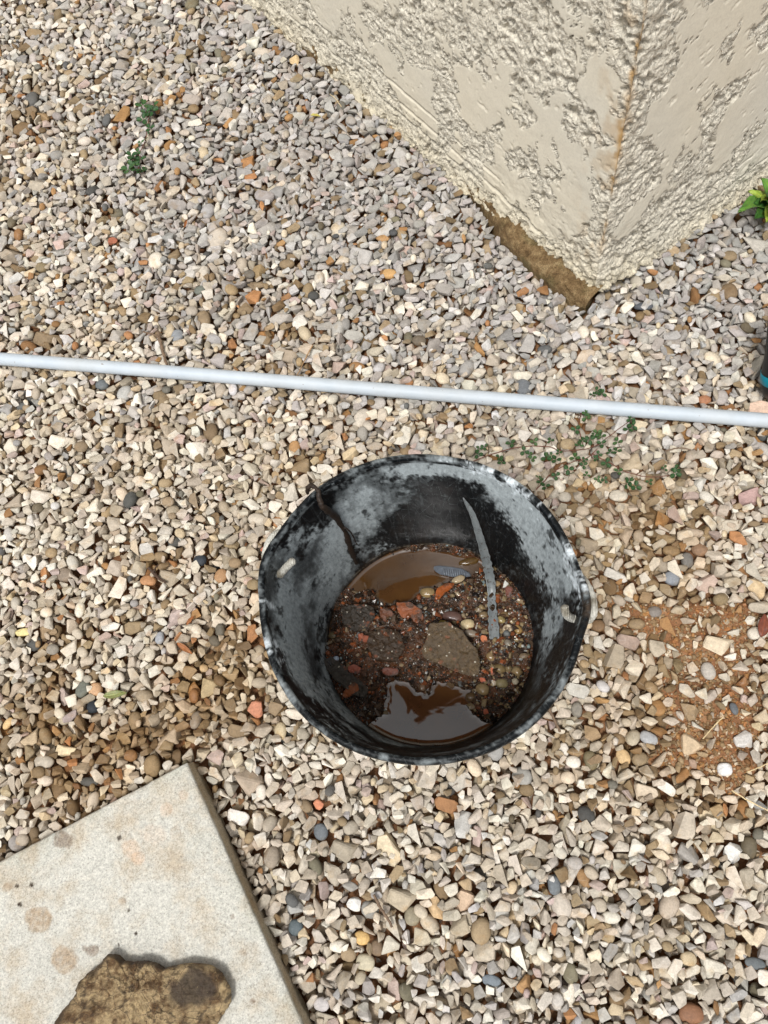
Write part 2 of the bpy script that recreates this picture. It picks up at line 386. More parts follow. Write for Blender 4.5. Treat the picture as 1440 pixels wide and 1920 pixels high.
# ------------------------------------------------------------------ notable single stones (photo px: x, y, length, width, angle deg)
GREY, WARM, CREAM = (178, 171, 164), (190, 178, 164), (212, 198, 172)
NOTABLE = [
 (727, 1592, 68, 50, 70, 'a', (218, 198, 160), 'large pale yellow angular stone lying below the bucket', 'stone'),
 (820, 1768, 0, 0, 0, None, None, None, None),
 (868, 1690, 56, 44, -60, 'a', (204, 172, 138), 'pinkish tan triangular stone right of the cream chunk below the bucket', 'stone'),
 (818, 1703, 46, 36, 70, 'a', (206, 170, 118), 'ochre stained blocky stone below and right of the big pale yellow stone', 'stone'),
 (553, 1740, 28, 28, 0, 'r', (92, 104, 108), 'blue grey round pebble close to the right edge of the paving slab', 'pebble'),
 (1410, 928, 48, 46, 30, 'a', (188, 150, 142), 'rosy pink lumpy stone at the right side below the pipe', 'stone'),
 (1298, 1390, 62, 48, 80, 'a', (206, 178, 138), 'large cream stone set in the reddish earth right of the bucket', 'stone'),
 (1397, 1385, 42, 38, 80, 'a', (212, 206, 198), 'pale white blocky stone lying on the bare reddish earth', 'stone'),
 (1363, 1442, 27, 24, 0, 'r', (222, 220, 216), 'smooth white egg shaped pebble on the reddish earth', 'pebble'),
 (1252, 1478, 34, 26, 40, 'a', (228, 220, 206), 'bright white angular stone below the bare earth patch', 'stone'),
 (1330, 1258, 34, 26, 80, 'r', (186, 176, 162), 'pale grey egg shaped pebble in the reddish earth', 'pebble'),
 (1262, 1082, 30, 27, 0, 'r', (138, 142, 148), 'blue grey round pebble right of the bucket ear', 'pebble'),
 (1261, 1031, 32, 20, 0, 'r', (150, 118, 72), 'olive brown oval pebble above the blue grey round one', 'pebble'),
 (1314, 1029, 28, 24, 0, 'r', (146, 110, 76), 'brown oval pebble paired with the olive one right of the bucket', 'pebble'),
 (1290, 1048, 22, 28, 0, 'r', (118, 112, 104), 'dark grey brown pebble between two brown oval pebbles', 'pebble'),
 (1230, 1145, 26, 24, 0, 'r', (140, 130, 120), 'smooth grey round pebble beside the reddish earth', 'pebble'),
 (1122, 1172, 26, 23, 0, 'r', (134, 102, 64), 'brown round pebble just right of the rope loop', 'pebble'),
 (1155, 1078, 46, 28, 20, 'a', (206, 198, 184), 'long pale pointed stone on brown earth right of the bucket', 'stone'),
 (1108, 1426, 34, 24, 80, 'r', (124, 110, 76), 'olive brown elongated pebble below right of the bucket', 'pebble'),
 (1170, 1418, 30, 24, 60, 'r', (214, 176, 116), 'yellow ochre smooth pebble below right of the bucket', 'pebble'),
 (1218, 1384, 34, 22, 30, 'r', (168, 168, 168), 'light grey oval pebble left of the big cream stone', 'pebble'),
 (1378, 1328, 22, 14, 80, 'r', (100, 104, 108), 'slate grey oval pebble standing in the wet earth', 'pebble'),
 (1040, 1660, 24, 34, 0, 'r', (112, 118, 122), 'slate blue oval pebble in the lower right gravel', 'pebble'),
 (922, 1840, 34, 20, 8, 'r', (116, 126, 134), 'blue grey flat pebble near the bottom of the gravel', 'pebble'),
 (1418, 1808, 38, 20, 10, 'r', (102, 108, 110), 'dark grey flat pebble low at the right edge', 'pebble'),
 (1297, 1902, 44, 34, 0, 'r', (146, 98, 62), 'large rust brown pebble at the bottom edge right', 'pebble'),
 (679, 1760, 28, 23, 0, 'r', (222, 178, 96), 'golden yellow small pebble below the twig', 'pebble'),
 (684, 1806, 36, 28, 10, 'r', (196, 184, 152), 'smooth pale beige oval pebble under the golden pebble', 'pebble'),
 (773, 1719, 30, 34, 0, 'r', (152, 140, 112), 'round khaki pebble right of the twig', 'pebble'),
 (706, 1778, 26, 28, 0, 'r', (128, 104, 76), 'dark brown round pebble touching the golden pebble', 'pebble'),
 (594, 1509, 22, 20, 30, 'a', (214, 130, 84), 'small bright orange brick chip below the bucket', 'brick chip'),
 (600, 1560, 26, 30, 0, 'r', (104, 110, 114), 'slate blue pebble left of the pale yellow stone', 'pebble'),
 (670, 686, 30, 20, 20, 'r', (168, 120, 64), 'orange brown oval pebble just above the pipe middle', 'pebble'),
 (983, 723, 28, 32, 0, 'r', (112, 116, 120), 'dark blue grey pebble touching the top of the pipe', 'pebble'),
 (190, 720, 24, 20, 0, 'r', (104, 110, 112), 'slate pebble just below the left end of the pipe', 'pebble'),
 (330, 627, 22, 26, 0, 'r', (142, 146, 150), 'blue grey oval pebble beside the forked twig', 'pebble'),
 (562, 600, 34, 34, 0, 'a', (218, 210, 196), 'large pale white stone above the middle of the pipe', 'stone'),
 (730, 512, 26, 20, 20, 'r', (204, 156, 84), 'golden ochre stone left of the wall corner', 'stone'),
 (785, 635, 26, 20, 0, 'r', (112, 98, 78), 'dark olive pebble above the pipe right of middle', 'pebble'),
 (551, 112, 20, 30, 0, 'a', (216, 184, 128), 'yellowish stone leaning on the foot of the wall', 'stone'),
 (337, 107, 24, 20, 0, 'r', (168, 152, 120), 'khaki round pebble high on the left gravel', 'pebble'),
 (212, 452, 26, 20, 30, 'a', (176, 98, 62), 'rust red stone below the small clover sprig', 'stone'),
 (76, 497, 22, 20, 0, 'r', (140, 122, 86), 'olive round pebble far left above the pipe', 'pebble'),
 (21, 413, 18, 30, 0, 'r', (112, 100, 76), 'dark olive upright pebble at the left edge', 'pebble'),
 (373, 541, 22, 18, 0, 'r', (112, 116, 104), 'green grey round pebble above the pipe left of middle', 'pebble'),
 (1207, 572, 34, 18, 4, 'r', (86, 90, 96), 'dark slate oval pebble right of the wall corner foot', 'pebble'),
 (1063, 676, 44, 20, -35, 'a', (202, 192, 176), 'long wedge shaped pale stone above the pipe below the wall corner', 'stone'),
 (1322, 748, 22, 18, 0, 'r', (178, 116, 72), 'rust orange pebble on the upper side of the pipe right part', 'pebble'),
 (1160, 928, 34, 22, 4, 'r', (204, 192, 170), 'smooth cream oval pebble under the clover runner', 'pebble'),
 (1376, 1072, 0, 0, 0, None, None, None, None),
 (270, 1030, 34, 36, 0, 'a', (208, 202, 192), 'whitish worn lump left of the bucket rim', 'stone'),
 (277, 1088, 30, 20, 10, 'r', (190, 132, 76), 'orange oval pebble under the whitish lump left of the bucket', 'pebble'),
 (374, 1049, 24, 22, 0, 'r', (52, 58, 66), 'black round pebble left of the bucket rim', 'pebble'),
 (172, 1325, 24, 22, 0, 'r', (42, 48, 54), 'black round pebble above the paving slab', 'pebble'),
 (118, 1076, 30, 24, 20, 'r', (142, 124, 104), 'grey brown round pebble at the left below the pipe', 'pebble'),
 (43, 1185, 30, 14, -6, 'r', (226, 206, 128), 'pale yellow long pebble near the left edge', 'pebble'),
 (14, 1356, 24, 14, -50, 'r', (222, 182, 116), 'yellow long pebble at the left edge above the slab', 'pebble'),
 (153, 1292, 22, 30, 20, 'r', (112, 114, 100), 'dark green grey pebble beside the green leaf', 'pebble'),
 (177, 1292, 24, 26, 0, 'r', (206, 158, 108), 'peach coloured round pebble left of the green leaf', 'pebble'),
 (166, 1466, 36, 16, 2, 'r', (86, 82, 74), 'long dark pebble just above the paving slab edge', 'pebble'),
 (413, 1078, 24, 28, 20, 'r', (180, 134, 84), 'tan striped pebble left of the bucket ear', 'pebble'),
 (298, 1195, 18, 24, 0, 'r', (160, 162, 166), 'light blue grey pebble in the brown stained gravel', 'pebble'),
 (288, 1260, 30, 24, 60, 'a', (222, 212, 192), 'bright pale stone among brown stained gravel', 'stone'),
 (390, 1290, 46, 40, 20, 'a', (186, 160, 112), 'big rough tan stone left below the bucket', 'stone'),
 (206, 1173, 40, 22, 0, 'a', (222, 214, 198), 'broad white stone in the left gravel', 'stone'),
 (478, 1330, 30, 36, 20, 'a', (206, 132, 92), 'salmon orange stone under the lower left bucket rim', 'stone'),
 (472, 1185, 26, 44, 0, 'a', (176, 118, 62), 'rusty orange stone partly under the left bucket rim', 'stone'),
 (498, 1028, 24, 12, -20, 'a', (206, 108, 62), 'orange tile chip beside the left bucket ear', 'tile chip'),
 (118, 1404, 48, 26, 5, 'a', (222, 198, 152), 'long cream stone above the left part of the slab', 'stone'),
 (78, 1429, 40, 24, 5, 'r', (188, 174, 152), 'smooth beige rounded stone above the slab', 'stone'),
 (1430, 766, 62, 34, 8, 'a', (224, 188, 160), 'large pinkish white rough stone behind the right end of the pipe', 'stone'),
 (1080, 1018, 0, 0, 0, None, None, None, None),
 (612, 880, 44, 24, 10, 'a', (214, 204, 186), 'broad pale stone above the upper left bucket rim', 'stone'),
 (660, 848, 44, 26, -30, 'a', (214, 188, 142), 'cream and ochre stone between pipe and bucket', 'stone'),
 (552, 838, 20, 26, 0, 'r', (182, 134, 74), 'ochre small stone between pipe and bucket left', 'stone'),
 (1408, 1590, 26, 40, 10, 'r', (104, 92, 68), 'dark olive elongated pebble at the lower right edge', 'pebble'),
 (1160, 1560, 0, 0, 0, None, None, None, None),
 (945, 1828, 0, 0, 0, None, None, None, None),
 (1380, 1600, 36, 44, 10, 'a', (220, 216, 208), 'tall white angular stone at the lower right', 'stone'),
 (640, 1790, 0, 0, 0, None, None, None, None),
 (870, 1550, 36, 56, 10, 'a', (196, 192, 184), 'tall light grey stone with a sharp top right of the pale yellow one', 'stone'),
 (665, 1695, 34, 24, 15, 'a', (226, 222, 214), 'bright white stone left of the brown twig', 'stone'),
]
NOTABLE = [n for n in NOTABLE if n[5]]

# ------------------------------------------------------------------ gravel bed: stones settled one after another
G = .0025
X0, Y0, X1, Y1 = -1.62, -.66, 1.34, 2.42
NX, NY = int((X1 - X0) / G), int((Y1 - Y0) / G)
gxs = X0 + (np.arange(NX) + .5) * G; gys = Y0 + (np.arange(NY) + .5) * G
GX, GY = np.meshgrid(gxs, gys, indexing='ij')
gpx, gpy = proj(GX, GY, 0 * GX)
inframe = (gpx > -60) & (gpx < 1500) & (gpy > -60) & (gpy < 1980)
# area to cover: the frame and about 0.28 m around it
def dilate(m, r):
    k = int(r / G); c = np.cumsum(np.cumsum(np.pad(m.astype(np.int32), ((k + 1, k), (k + 1, k))), 0), 1)
    return (c[2 * k + 1:, 2 * k + 1:] - c[:-2 * k - 1, 2 * k + 1:] - c[2 * k + 1:, :-2 * k - 1] + c[:-2 * k - 1, :-2 * k - 1]) > 0
cover = dilate(inframe, .25)
HM = soil_h(GX, GY)
SOILG = sstep(.42, .85, soil_f(GX, GY))
BLOCK = 5.0
blocked = (np.hypot(GX - BX, GY - BY) < .156) | inside_poly(GX, GY, slab_poly) | inside_poly(GX, GY, wall_poly)
HM[blocked] = BLOCK
pe = (pipe_b - pipe_a)[:2]; pl = np.linalg.norm(pe); pe /= pl
dpipe = np.abs((GX - pipe_a[0]) * pe[1] - (GY - pipe_a[1]) * pe[0])
TARGET = .0035 * fbm(GX * 5, GY * 5, 0, 2, 77) - .005 * (dpipe < .016) + .001
TARGET = np.where(np.hypot(GX - BX, GY - BY) < .20, TARGET + .004, TARGET)
ID = np.full((NX, NY), -1, np.int32)
VAR = make_variants(RNG, 70, 4)
rast = []
for v in VAR:
    v.s = float(np.clip(RNG.lognormal(math.log(.0255), .34), .0105, .046))
    if RNG.random() < .12: v.s *= 1.15
    v.V = v.V * v.s; v.Vp = v.Vp * v.s
    Vr, Tr = v.Vp, v.Tp
    v.k, v.top, v.bot, v.m = raster(Vr, Tr, G)
    v.area = v.m.sum() * G * G
import copy
def scaled(pool, f):
    out = []
    for v in pool:
        w = copy.copy(v); w.s = v.s * f; w.V = v.V * f; w.Vp = v.Vp * f; w.k, w.top, w.bot, w.m = raster(w.Vp, w.Tp, G); out.append(w)
    return out
FARV = scaled(VAR, 1.46); VAR = scaled(VAR, 1.24)
far_of = lambda pool: [w for w, v in zip(FARV, VAR) if any(v is q for q in pool)]
bigv = [v for v in VAR if v.s > .021 and not v.rnd] + [v for v in VAR if v.s > .021 and v.rnd]
smallv = [v for v in VAR if v.s <= .0265]
FAR_FRAC = np.clip((gys - .35) / 1.0, 0, 1)
placed = []          # variant, x, y, z
def try_put(v, i, j):
    k = v.k
    if i < k or j < k or i >= NX - k or j >= NY - k: return None
    w = HM[i - k:i + k + 1, j - k:j + k + 1]
    return float(np.max((w - v.bot)[v.m]))
def commit(v, i, j, z, idn):
    k = v.k; w = HM[i - k:i + k + 1, j - k:j + k + 1]; t = v.top + z; mm = v.m & (t > w); w[mm] = t[mm]
    ID[i - k:i + k + 1, j - k:j + k + 1][mm] = idn

# single stones first, so that the bed closes round them
notable_built = []
for q, (px, py, L, Wd, ang, kind, rgb, lab, cat) in enumerate(NOTABLE):
    g = at(px, py, .004); a, b = proj(g[0], g[1], .004), proj(g[0] + .01, g[1], .004)
    depth = float((g[0] * _x[2] + g[1] * _y[2] + (H - .004) * _d[2])); mpp = depth / FPX
    # foreshortening of the far ground
    l, wd = max(L, Wd) * mpp, min(L, Wd) * mpp
    yaw = -math.radians(ang) + (math.pi / 2 if Wd > L else 0)
    rng = np.random.default_rng(500 + q)
    dims = (l * 1.04, wd * 1.06, wd * rng.uniform(.62, .8))
    if kind == 'r': V, T = rounded(rng, dims, 3); sm = True; Vh, Th = rounded(np.random.default_rng(500 + q), dims, 1)
    else:
        bm = angular_bm(rng, dims, 16); bm2 = bm.copy(); chamfer(bm, .0009); V, T = bm_arrays(bm); Vh, Th = bm_arrays(bm2); bm.free(); bm2.free(); sm = False
        V = V * (1 + .045 * fbm(V[:, 0] * 160, V[:, 1] * 160, V[:, 2] * 160, 2, q))[:, None]
    Rm = np.array(Euler((rng.normal(0, .12), rng.normal(0, .12), yaw)).to_matrix())
    V = V @ Rm.T; Vh = Vh @ Rm.T
    i, j = int((g[0] - X0) / G), int((g[1] - Y0) / G)
    base = TARGET[i, j] if 0 <= i < NX and 0 <= j < NY else 0.0
    sl = 1.0 if (0 <= i < NX and 0 <= j < NY and SOILG[i, j] > .4) else 0.0
    ztop = base + .0045 + (-.002 if sl else 0); z = ztop - V[:, 2].max()
    v = Variant(); v.k, v.top, v.bot, v.m = raster(Vh, Th, G)
    if v.k < i < NX - v.k and v.k < j < NY - v.k: commit(v, i, j, z, 10 ** 6 + q)
    c = np.array(lin(*rgb)) * .95; c = c * .8 + c.mean() * .2; A = np.tile(np.array([*c, .15 if kind == 'a' else .45]), (len(V), 1))
    mottled = np.clip(1 + .18 * fbm(V[:, 0] * 220, V[:, 1] * 220, V[:, 2] * 220, 3, 90 + q), .6, 1.4); A[:, :3] *= mottled[:, None]
    nm = {'pebble': 'pebble', 'stone': 'stone', 'brick chip': 'brick_chip', 'tile chip': 'tile_chip'}[cat]
    o = obj(nm, mesh_np(nm, V, T, [MAT_STONE], sm, {'col': A})); o.location = (g[0], g[1], z); tag(o, lab, cat)
    notable_built.append(o)

ok_cells = np.argwhere(cover & ~blocked)
def run(variants, attempts, tol, cand=6, lim=None, seed=1):
    r = np.random.default_rng(seed); n = 0; fv = far_of(variants)
    picks = ok_cells[r.integers(0, len(ok_cells), (attempts, 4))]
    hv = HM[picks[..., 0], picks[..., 1]] - TARGET[picks[..., 0], picks[..., 1]]
    hv = np.where(hv > 1, 9, hv); best = np.argmin(hv, 1)
    for a in range(attempts):
        i0, j0 = picks[a, best[a]]
        if SOILG[i0, j0] > .3 and r.random() < SOILG[i0, j0] * .84: continue
        if HM[i0, j0] > TARGET[i0, j0] - .002: continue
        bz = None
        pool = fv if r.random() < FAR_FRAC[j0] else variants
        v0 = pool[r.integers(len(pool))]; v1 = pool[r.integers(len(pool))]
        for c in range(cand):
            v = v0 if c % 2 else v1
            i = i0 + int(r.integers(-5, 6)); j = j0 + int(r.integers(-5, 6))
            z = try_put(v, i, j)
            if z is None or z > 1: continue
            zt = z + v.top[v.m].max() - TARGET[min(i, NX - 1), min(j, NY - 1)]
            if zt > tol: continue
            sc = zt - v.s * .35
            if bz is None or sc < bz[0]: bz = (sc, v, i, j, z)
        if bz is None: continue
        _, v, i, j, z = bz
        commit(v, i, j, z, len(placed)); placed.append((v, gxs[i], gys[j], z)); n += 1
    return n
n1 = run(bigv + VAR, 26000, .006, 6, seed=11)
n2 = run(VAR, 26000, .008, 6, seed=12)
n3 = run(VAR, 16000, .009, 8, seed=13)
n4 = run(smallv, 30000, .007, 6, seed=14)
tinyv = scaled([v for v in VAR if .018 < v.s < .030], .45); FARV = FARV + scaled(tinyv, 1.2); VAR = VAR + tinyv
n5 = run(tinyv, 7000, .002, 5, seed=15)
print('stones', n1, n2, n3, n4)

def build_gravel():
    seen = np.bincount(ID[(ID >= 0) & (ID < 10 ** 6)].ravel(), minlength=len(placed))
    P = np.array([(p[1], p[2], p[3]) for p in placed]); n = len(P)
    px, py = proj(P[:, 0], P[:, 1], P[:, 2])
    infr = (px > -40) & (px < 1480) & (py > -40) & (py < 1960)
    keep = seen >= 2
    rng = np.random.default_rng(3)
    wet = wet_f(P[:, 0], P[:, 1]); soil = soil_f(P[:, 0], P[:, 1])
    # palettes
    pal = {k: np.array([lin(*c) for c in v]) for k, v in dict(
        cool=[(175, 171, 165), (187, 183, 177), (162, 159, 154), (199, 195, 190), (171, 164, 158), (181, 174, 167)],
        warm=[(201, 191, 175), (212, 203, 188), (190, 179, 163), (220, 213, 199), (194, 182, 166), (178, 167, 150), (224, 218, 205)],
        cream=[(214, 200, 176), (206, 188, 158), (218, 206, 186)],
        tan=[(158, 138, 108), (142, 122, 94), (170, 149, 118), (130, 110, 82), (152, 134, 108)],
        rust=[(162, 124, 80), (176, 138, 94), (142, 106, 70), (178, 130, 88)],
        dark=[(102, 102, 100), (116, 112, 102), (88, 88, 86), (124, 118, 98), (104, 94, 76)],
        pink=[(192, 174, 166), (184, 166, 158)]).items()}
    cool_w = np.clip(1.15 - (py - 350) / 500, 0, 1) * np.clip((px + 300) / 900, .35, 1)      # cooler, cleaner stone towards the wall
    cool_w = np.maximum(cool_w, .95 * np.exp(-((px - 1300) / 320) ** 2 - ((py - 560) / 170) ** 2))
    cool_w = np.maximum(cool_w, .22 * sstep(1450, 1700, py) * sstep(420, 620, px))
    C = np.zeros((n, 3)); W_ = np.zeros(n)
    for k in range(n):
        v = placed[k][0]; u = rng.random(); w = np.clip(wet[k], 0, 1)
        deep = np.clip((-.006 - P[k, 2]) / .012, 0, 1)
        if v.rnd and rng.random() < .62:
            name = rng.choice(['dark', 'tan', 'warm', 'rust', 'cool', 'cream'], p=[.22, .26, .22, .05, .15, .10])
        elif u < .018: name = 'rust'
        elif u < .05: name = 'pink'
        elif u < .05 + .05 * (1 + 2 * w): name = 'tan'
        elif u < .19 and cool_w[k] < .5: name = 'cream'
        else: name = 'cool' if rng.random() < cool_w[k] else 'warm'
        if w > .35 and rng.random() < (w - .3) * .9: name = 'tan' if rng.random() < .85 else 'rust'
        c = pal[name][rng.integers(len(pal[name]))] * rng.uniform(.74, 1.08)
        c = c * np.array([1 + rng.normal(0, .015), 1, 1 + rng.normal(0, .02)])
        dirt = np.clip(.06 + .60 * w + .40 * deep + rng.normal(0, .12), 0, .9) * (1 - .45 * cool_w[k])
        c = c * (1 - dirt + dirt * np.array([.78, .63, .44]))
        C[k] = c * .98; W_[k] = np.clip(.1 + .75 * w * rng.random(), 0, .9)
    Vs, Fs, As, Sm = [], [], [], []; off = 0
    idx = np.nonzero(keep)[0]
    for k in idx:
        v = placed[k][0]
        if infr[k] and seen[k] > 7 and v.s > .015: V, T = v.V, v.T
        else: V, T = v.Vp, v.Tp
        Vs.append(V + P[k]); Fs.append(T + off); off += len(V)
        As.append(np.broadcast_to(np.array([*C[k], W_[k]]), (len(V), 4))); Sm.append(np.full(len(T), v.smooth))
    # fine chips on the bare earth and in the gaps
    free = np.argwhere((HM < soil_h(GX, GY) + .003) & inframe & ~blocked & (soil_f(GX, GY) > .22)); rg = rng.integers(0, len(free), 3400); tiny = [v for v in VAR]
    for a in rg:
        i, j = free[a]; v = tiny[rng.integers(len(tiny))]; s = np.clip(rng.lognormal(math.log(.0048), .45), .002, .012) / v.s
        c = pal[['tan', 'warm', 'tan', 'rust', 'tan', 'rust'][rng.integers(6)]]; c = c[rng.integers(len(c))] * np.array([.92, .80, .66]) * rng.uniform(.7, 1.05)
        Vs.append(v.Vp * s + np.array([gxs[i] + rng.normal(0, .002), gys[j], HM[i, j] + v.s * s * .12])); Fs.append(v.Tp + off); off += len(v.Vp); As.append(np.tile([*c, .3], (len(v.Vp), 1))); Sm.append(np.full(len(v.Tp), v.smooth))
    V = np.concatenate(Vs); F = np.concatenate(Fs); A = np.concatenate(As); S = np.concatenate(Sm)
    print('gravel visible', len(idx), 'tris', len(F))
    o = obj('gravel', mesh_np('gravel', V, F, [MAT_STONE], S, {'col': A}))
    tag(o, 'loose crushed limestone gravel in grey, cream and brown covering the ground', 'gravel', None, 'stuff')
build_gravel()

# ------------------------------------------------------------------ house corner (stucco wall, footing, upper wall, roof)
def build_house():
    M = Mat('scraped_lime_stucco'); c = M.attr('col'); n1 = M.noise(260, 5, .65); n2 = M.noise(900, 3, .6); rough = M.attr('rough', 'Fac')
    cc = M.mix(c, M.ramp(n1, [(.3, .90), (.5, 1.0), (.7, 1.06)]), 1.0, 'MULTIPLY'); n3 = M.noise(190, 4, .7); cc = M.mix(cc, M.mix(cc, M.ramp(n3, [(.34, .58), (.50, 1.02), (.70, 1.14)]), 1.0, 'MULTIPLY'), rough)
    b = M.bump(n2, .30, .0010); nb = M.math('MULTIPLY', n3, rough); b = M.bump(nb, .9, .006, b)
    mst = M.set(Base_Color=cc, Roughness=.93, Normal=b, Specular_IOR_Level=.15)
    Mf = Mat('old_earthy_concrete'); n1 = Mf.noise(60, 6, .7); n2 = Mf.noise(400, 4, .7)
    cf = Mf.ramp(n1, [(.3, lin(84, 64, 40)), (.5, lin(128, 104, 72)), (.7, lin(168, 146, 108))])
    cf = Mf.mix(cf, lin(96, 92, 60), Mf.ramp(Mf.noise(22, 4), [(.5, 0), (.66, .6)])); cf = Mf.mix(cf, Mf.ramp(n2, [(.3, .45), (.6, 1.2)]), 1.0, 'MULTIPLY')
    mf = Mf.set(Base_Color=cf, Roughness=.92, Normal=Mf.bump(n2, .8, .004, Mf.bump(n1, .7, .012)), Specular_IOR_Level=.2)
    root = empty('house', (WC[0], WC[1], 0), 'corner of a house in cream scraped stucco with a crumbling foot on brown footing', 'house')
    # the edge of the corner leans back slightly
    A0 = at(1114, 545, .03); z1 = .56
    best = min(np.linspace(.3, .8, 501), key=lambda z: abs(proj(*(at(1197, 96, z)))[1] - 96) + abs(np.hypot(*(at(1197, 96, z)[:2] - A0[:2])) - 0.02) * 0)
    # height at which the pixel ray comes nearest to the vertical over A0
    zs = np.linspace(.3, .8, 501); dd = [np.hypot(*(at(1197, 96, z)[:2] - A0[:2])) for z in zs]; z1 = zs[int(np.argmin(dd))]
    A1 = at(1197, 96, z1); lean = (A1[:2] - A0[:2]) / (z1 - .03)
    parts = []
    dens = .0024
    def face(u, nrm, length, zt, seed, left):
        ns = int(length / dens); nz = int(zt / dens)
        s = np.linspace(0, length, ns); z = np.linspace(-.012, zt, nz)
        S, Z = np.meshgrid(s, z, indexing='ij')
        low = (.030 * np.exp(-(S / .26) ** 2) if left else .022) + (.005 + .006 * np.exp(-S / .2)) * fbm(S * 12, 0 * S, seed, 4, seed)      # ragged lower edge of the coat
        if left: low = low - .022 * sstep(.25, .5, S)
        else: low = low - .035 * sstep(.03, .2, S)
        Zr = low + (Z - z[0]) * (zt - low) / (zt - z[0])
        ax, az = S * 1.0, Zr
        # smooth trowelled islands over a rough coat
        warp = .02 * fbm(S * 25, Zr * 25, 0, 3, seed + 3)
        m = fbm((S + warp) * 15, (Zr + warp) * 11.0 + S * 4, 0, 6, seed + 11, .60) + .25 * fbm(S * 5, Zr * 5, 0, 2, seed + 13)
        m = m + .015 - .50 * np.exp(-S / .05) - .75 * np.exp(-(Zr - low) / .058) + .05 * sstep(.0, .3, Zr)
        isl = sstep(.0, .045, m)
        rg = fbm(S * 100, Zr * 110, 0, 4, seed + 21, .75); rg2 = np.abs(fbm(S * 150, Zr * 160, 0, 3, seed + 23, .6)); clump = fbm(S * 30, Zr * 34, 0, 3, seed + 27)
        pits = sstep(.10, .34, fbm(S * 95, Zr * 105, 0, 3, seed + 41, .6))
        dsp = -(1 - isl) * (.0012 + .0038 * (.5 + .9 * rg) + .0026 * clump - .0036 * rg2 + .0062 * pits)
        dsp = dsp + .0006 * fbm(S * 30, Zr * 30, 0, 3, seed + 51) * isl
        # scattered fine scrapes on the islands
        sc = sstep(.40, .50, fbm(S * 55 + Zr * 20, Zr * 90 - S * 25, 0, 5, seed + 61, .65)); dsp = dsp - isl * sc * .0018
        flare = .012 * np.exp(-np.clip(Zr - low, 0, 9) / .03) + .006 * np.exp(-np.clip(Zr - low, 0, 9) / .09)
        flare = flare * (1 + 1.0 * fbm(S * 26, Zr * 34, 0, 5, seed + 71, .62)); dsp = dsp - .005 * sstep(.16, .3, fbm(S * 34, Zr * 60, 0, 4, seed + 73, .6)) * np.exp(-np.clip(Zr - low, 0, 9) / .05)
        dsp = dsp + flare * (.9 if left else 1.1)
        # cracks near the foot
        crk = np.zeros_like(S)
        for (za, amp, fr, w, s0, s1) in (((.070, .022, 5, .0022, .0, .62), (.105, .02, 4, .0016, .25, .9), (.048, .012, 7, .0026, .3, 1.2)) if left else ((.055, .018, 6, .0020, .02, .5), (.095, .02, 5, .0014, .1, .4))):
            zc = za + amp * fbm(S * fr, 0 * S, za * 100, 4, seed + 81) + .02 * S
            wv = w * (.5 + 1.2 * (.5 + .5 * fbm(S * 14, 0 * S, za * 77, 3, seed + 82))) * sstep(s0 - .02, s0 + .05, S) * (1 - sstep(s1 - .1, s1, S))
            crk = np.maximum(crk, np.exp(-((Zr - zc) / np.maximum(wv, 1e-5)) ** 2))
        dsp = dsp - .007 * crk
        # the coat wraps back to the footing at its lower edge
        kk = (Z - z[0]) / (zt - z[0]) * (nz - 1)
        back = np.where(kk < 3.5, (3.5 - kk) / 3.5, 0)
        dsp = dsp - .028 * back ** 1.5
        Zo = Zr - 0 * back
        rnd = np.exp(-S / .008); dsp = dsp - .004 * rnd
        base = A0[:2][None, None, :] + (Zo - .03)[..., None] * lean
        XY = base + S[..., None] * u + dsp[..., None] * nrm
        # both faces meet in a shared wavy edge
        edge_d = (WLn + WRn); edge_d = edge_d / np.linalg.norm(edge_d)
        e = fbm(0 * Zo, Zo * 60, 0, 4, 5) * .006 + .006 * np.exp(-(Zo - .03) / .05) - .006
        XYe = base + e[..., None] * edge_d
        w = np.exp(-(S / .006) ** 2)[..., None]
        XY = XY * (1 - w) + XYe * w
        V = np.dstack([XY, Zo[..., None]]).reshape(-1, 3)
        F = grid_faces(ns, nz)
        if left: F = F[:, ::-1]
        # colours: grey cream islands, creamy rough coat, yellowed foot, rusty stain along the corner
        ci = np.array(lin(219, 211, 192)); ci2 = np.array(lin(213, 208, 194)); cr = np.array(lin(232, 225, 208)); cd = np.array(lin(132, 122, 104))
        t = (.5 + .9 * fbm(S * 5, Zr * 5, 0, 3, seed + 91))[..., None]; t = np.clip(t, 0, 1)
        C = ci * t + ci2 * (1 - t)
        pitc = np.clip(.55 * pits + .35 * np.clip(-rg * 2, 0, 1), 0, 1)[..., None] * .6
        R_ = cr * (1 - pitc) + cd * pitc
        C = C * isl[..., None] + R_ * (1 - isl[..., None])
        foot = np.exp(-np.clip(Zr - low, 0, 9) / (.055 if left else .04)) * (1 + .5 * fbm(S * 12, Zr * 12, 0, 4, seed + 95))
        foot = np.clip(foot, 0, 1)[..., None] * (.95 if left else .8)
        C = C * (1 - foot) + C * np.array([.92, .87, .75]) * foot
        stain = np.clip(np.exp(-(S / (.010 + .008 * (.5 + fbm(0 * S, Zr * 40, 0, 3, 9)))) ** 2) * sstep(-.02, .35, fbm(S * 60, Zr * 22, 0, 4, 7)) * .8 * sstep(.06, .2, Zr) + (.5 * np.exp(-(S / .05) ** 2) * sstep(0, .4, fbm(S * 40, Zr * 40, 0, 3, 8))) * (1 if left else .2), 0, 1)[..., None]
        C = C * (1 - stain) + C * np.array([.62, .42, .22]) * stain
        dirt = np.clip(np.exp(-np.clip(Zr - low, 0, 9) / (.010 + .010 * np.exp(-S / .3))) * (.5 + 1.0 * fbm(S * 30, Zr * 60, 0, 3, seed + 97)), 0, 1)[..., None] * .6
        C = C * (1 - dirt) + C * np.array([.55, .48, .34]) * dirt
        C = C * (1 - .45 * crk[..., None])
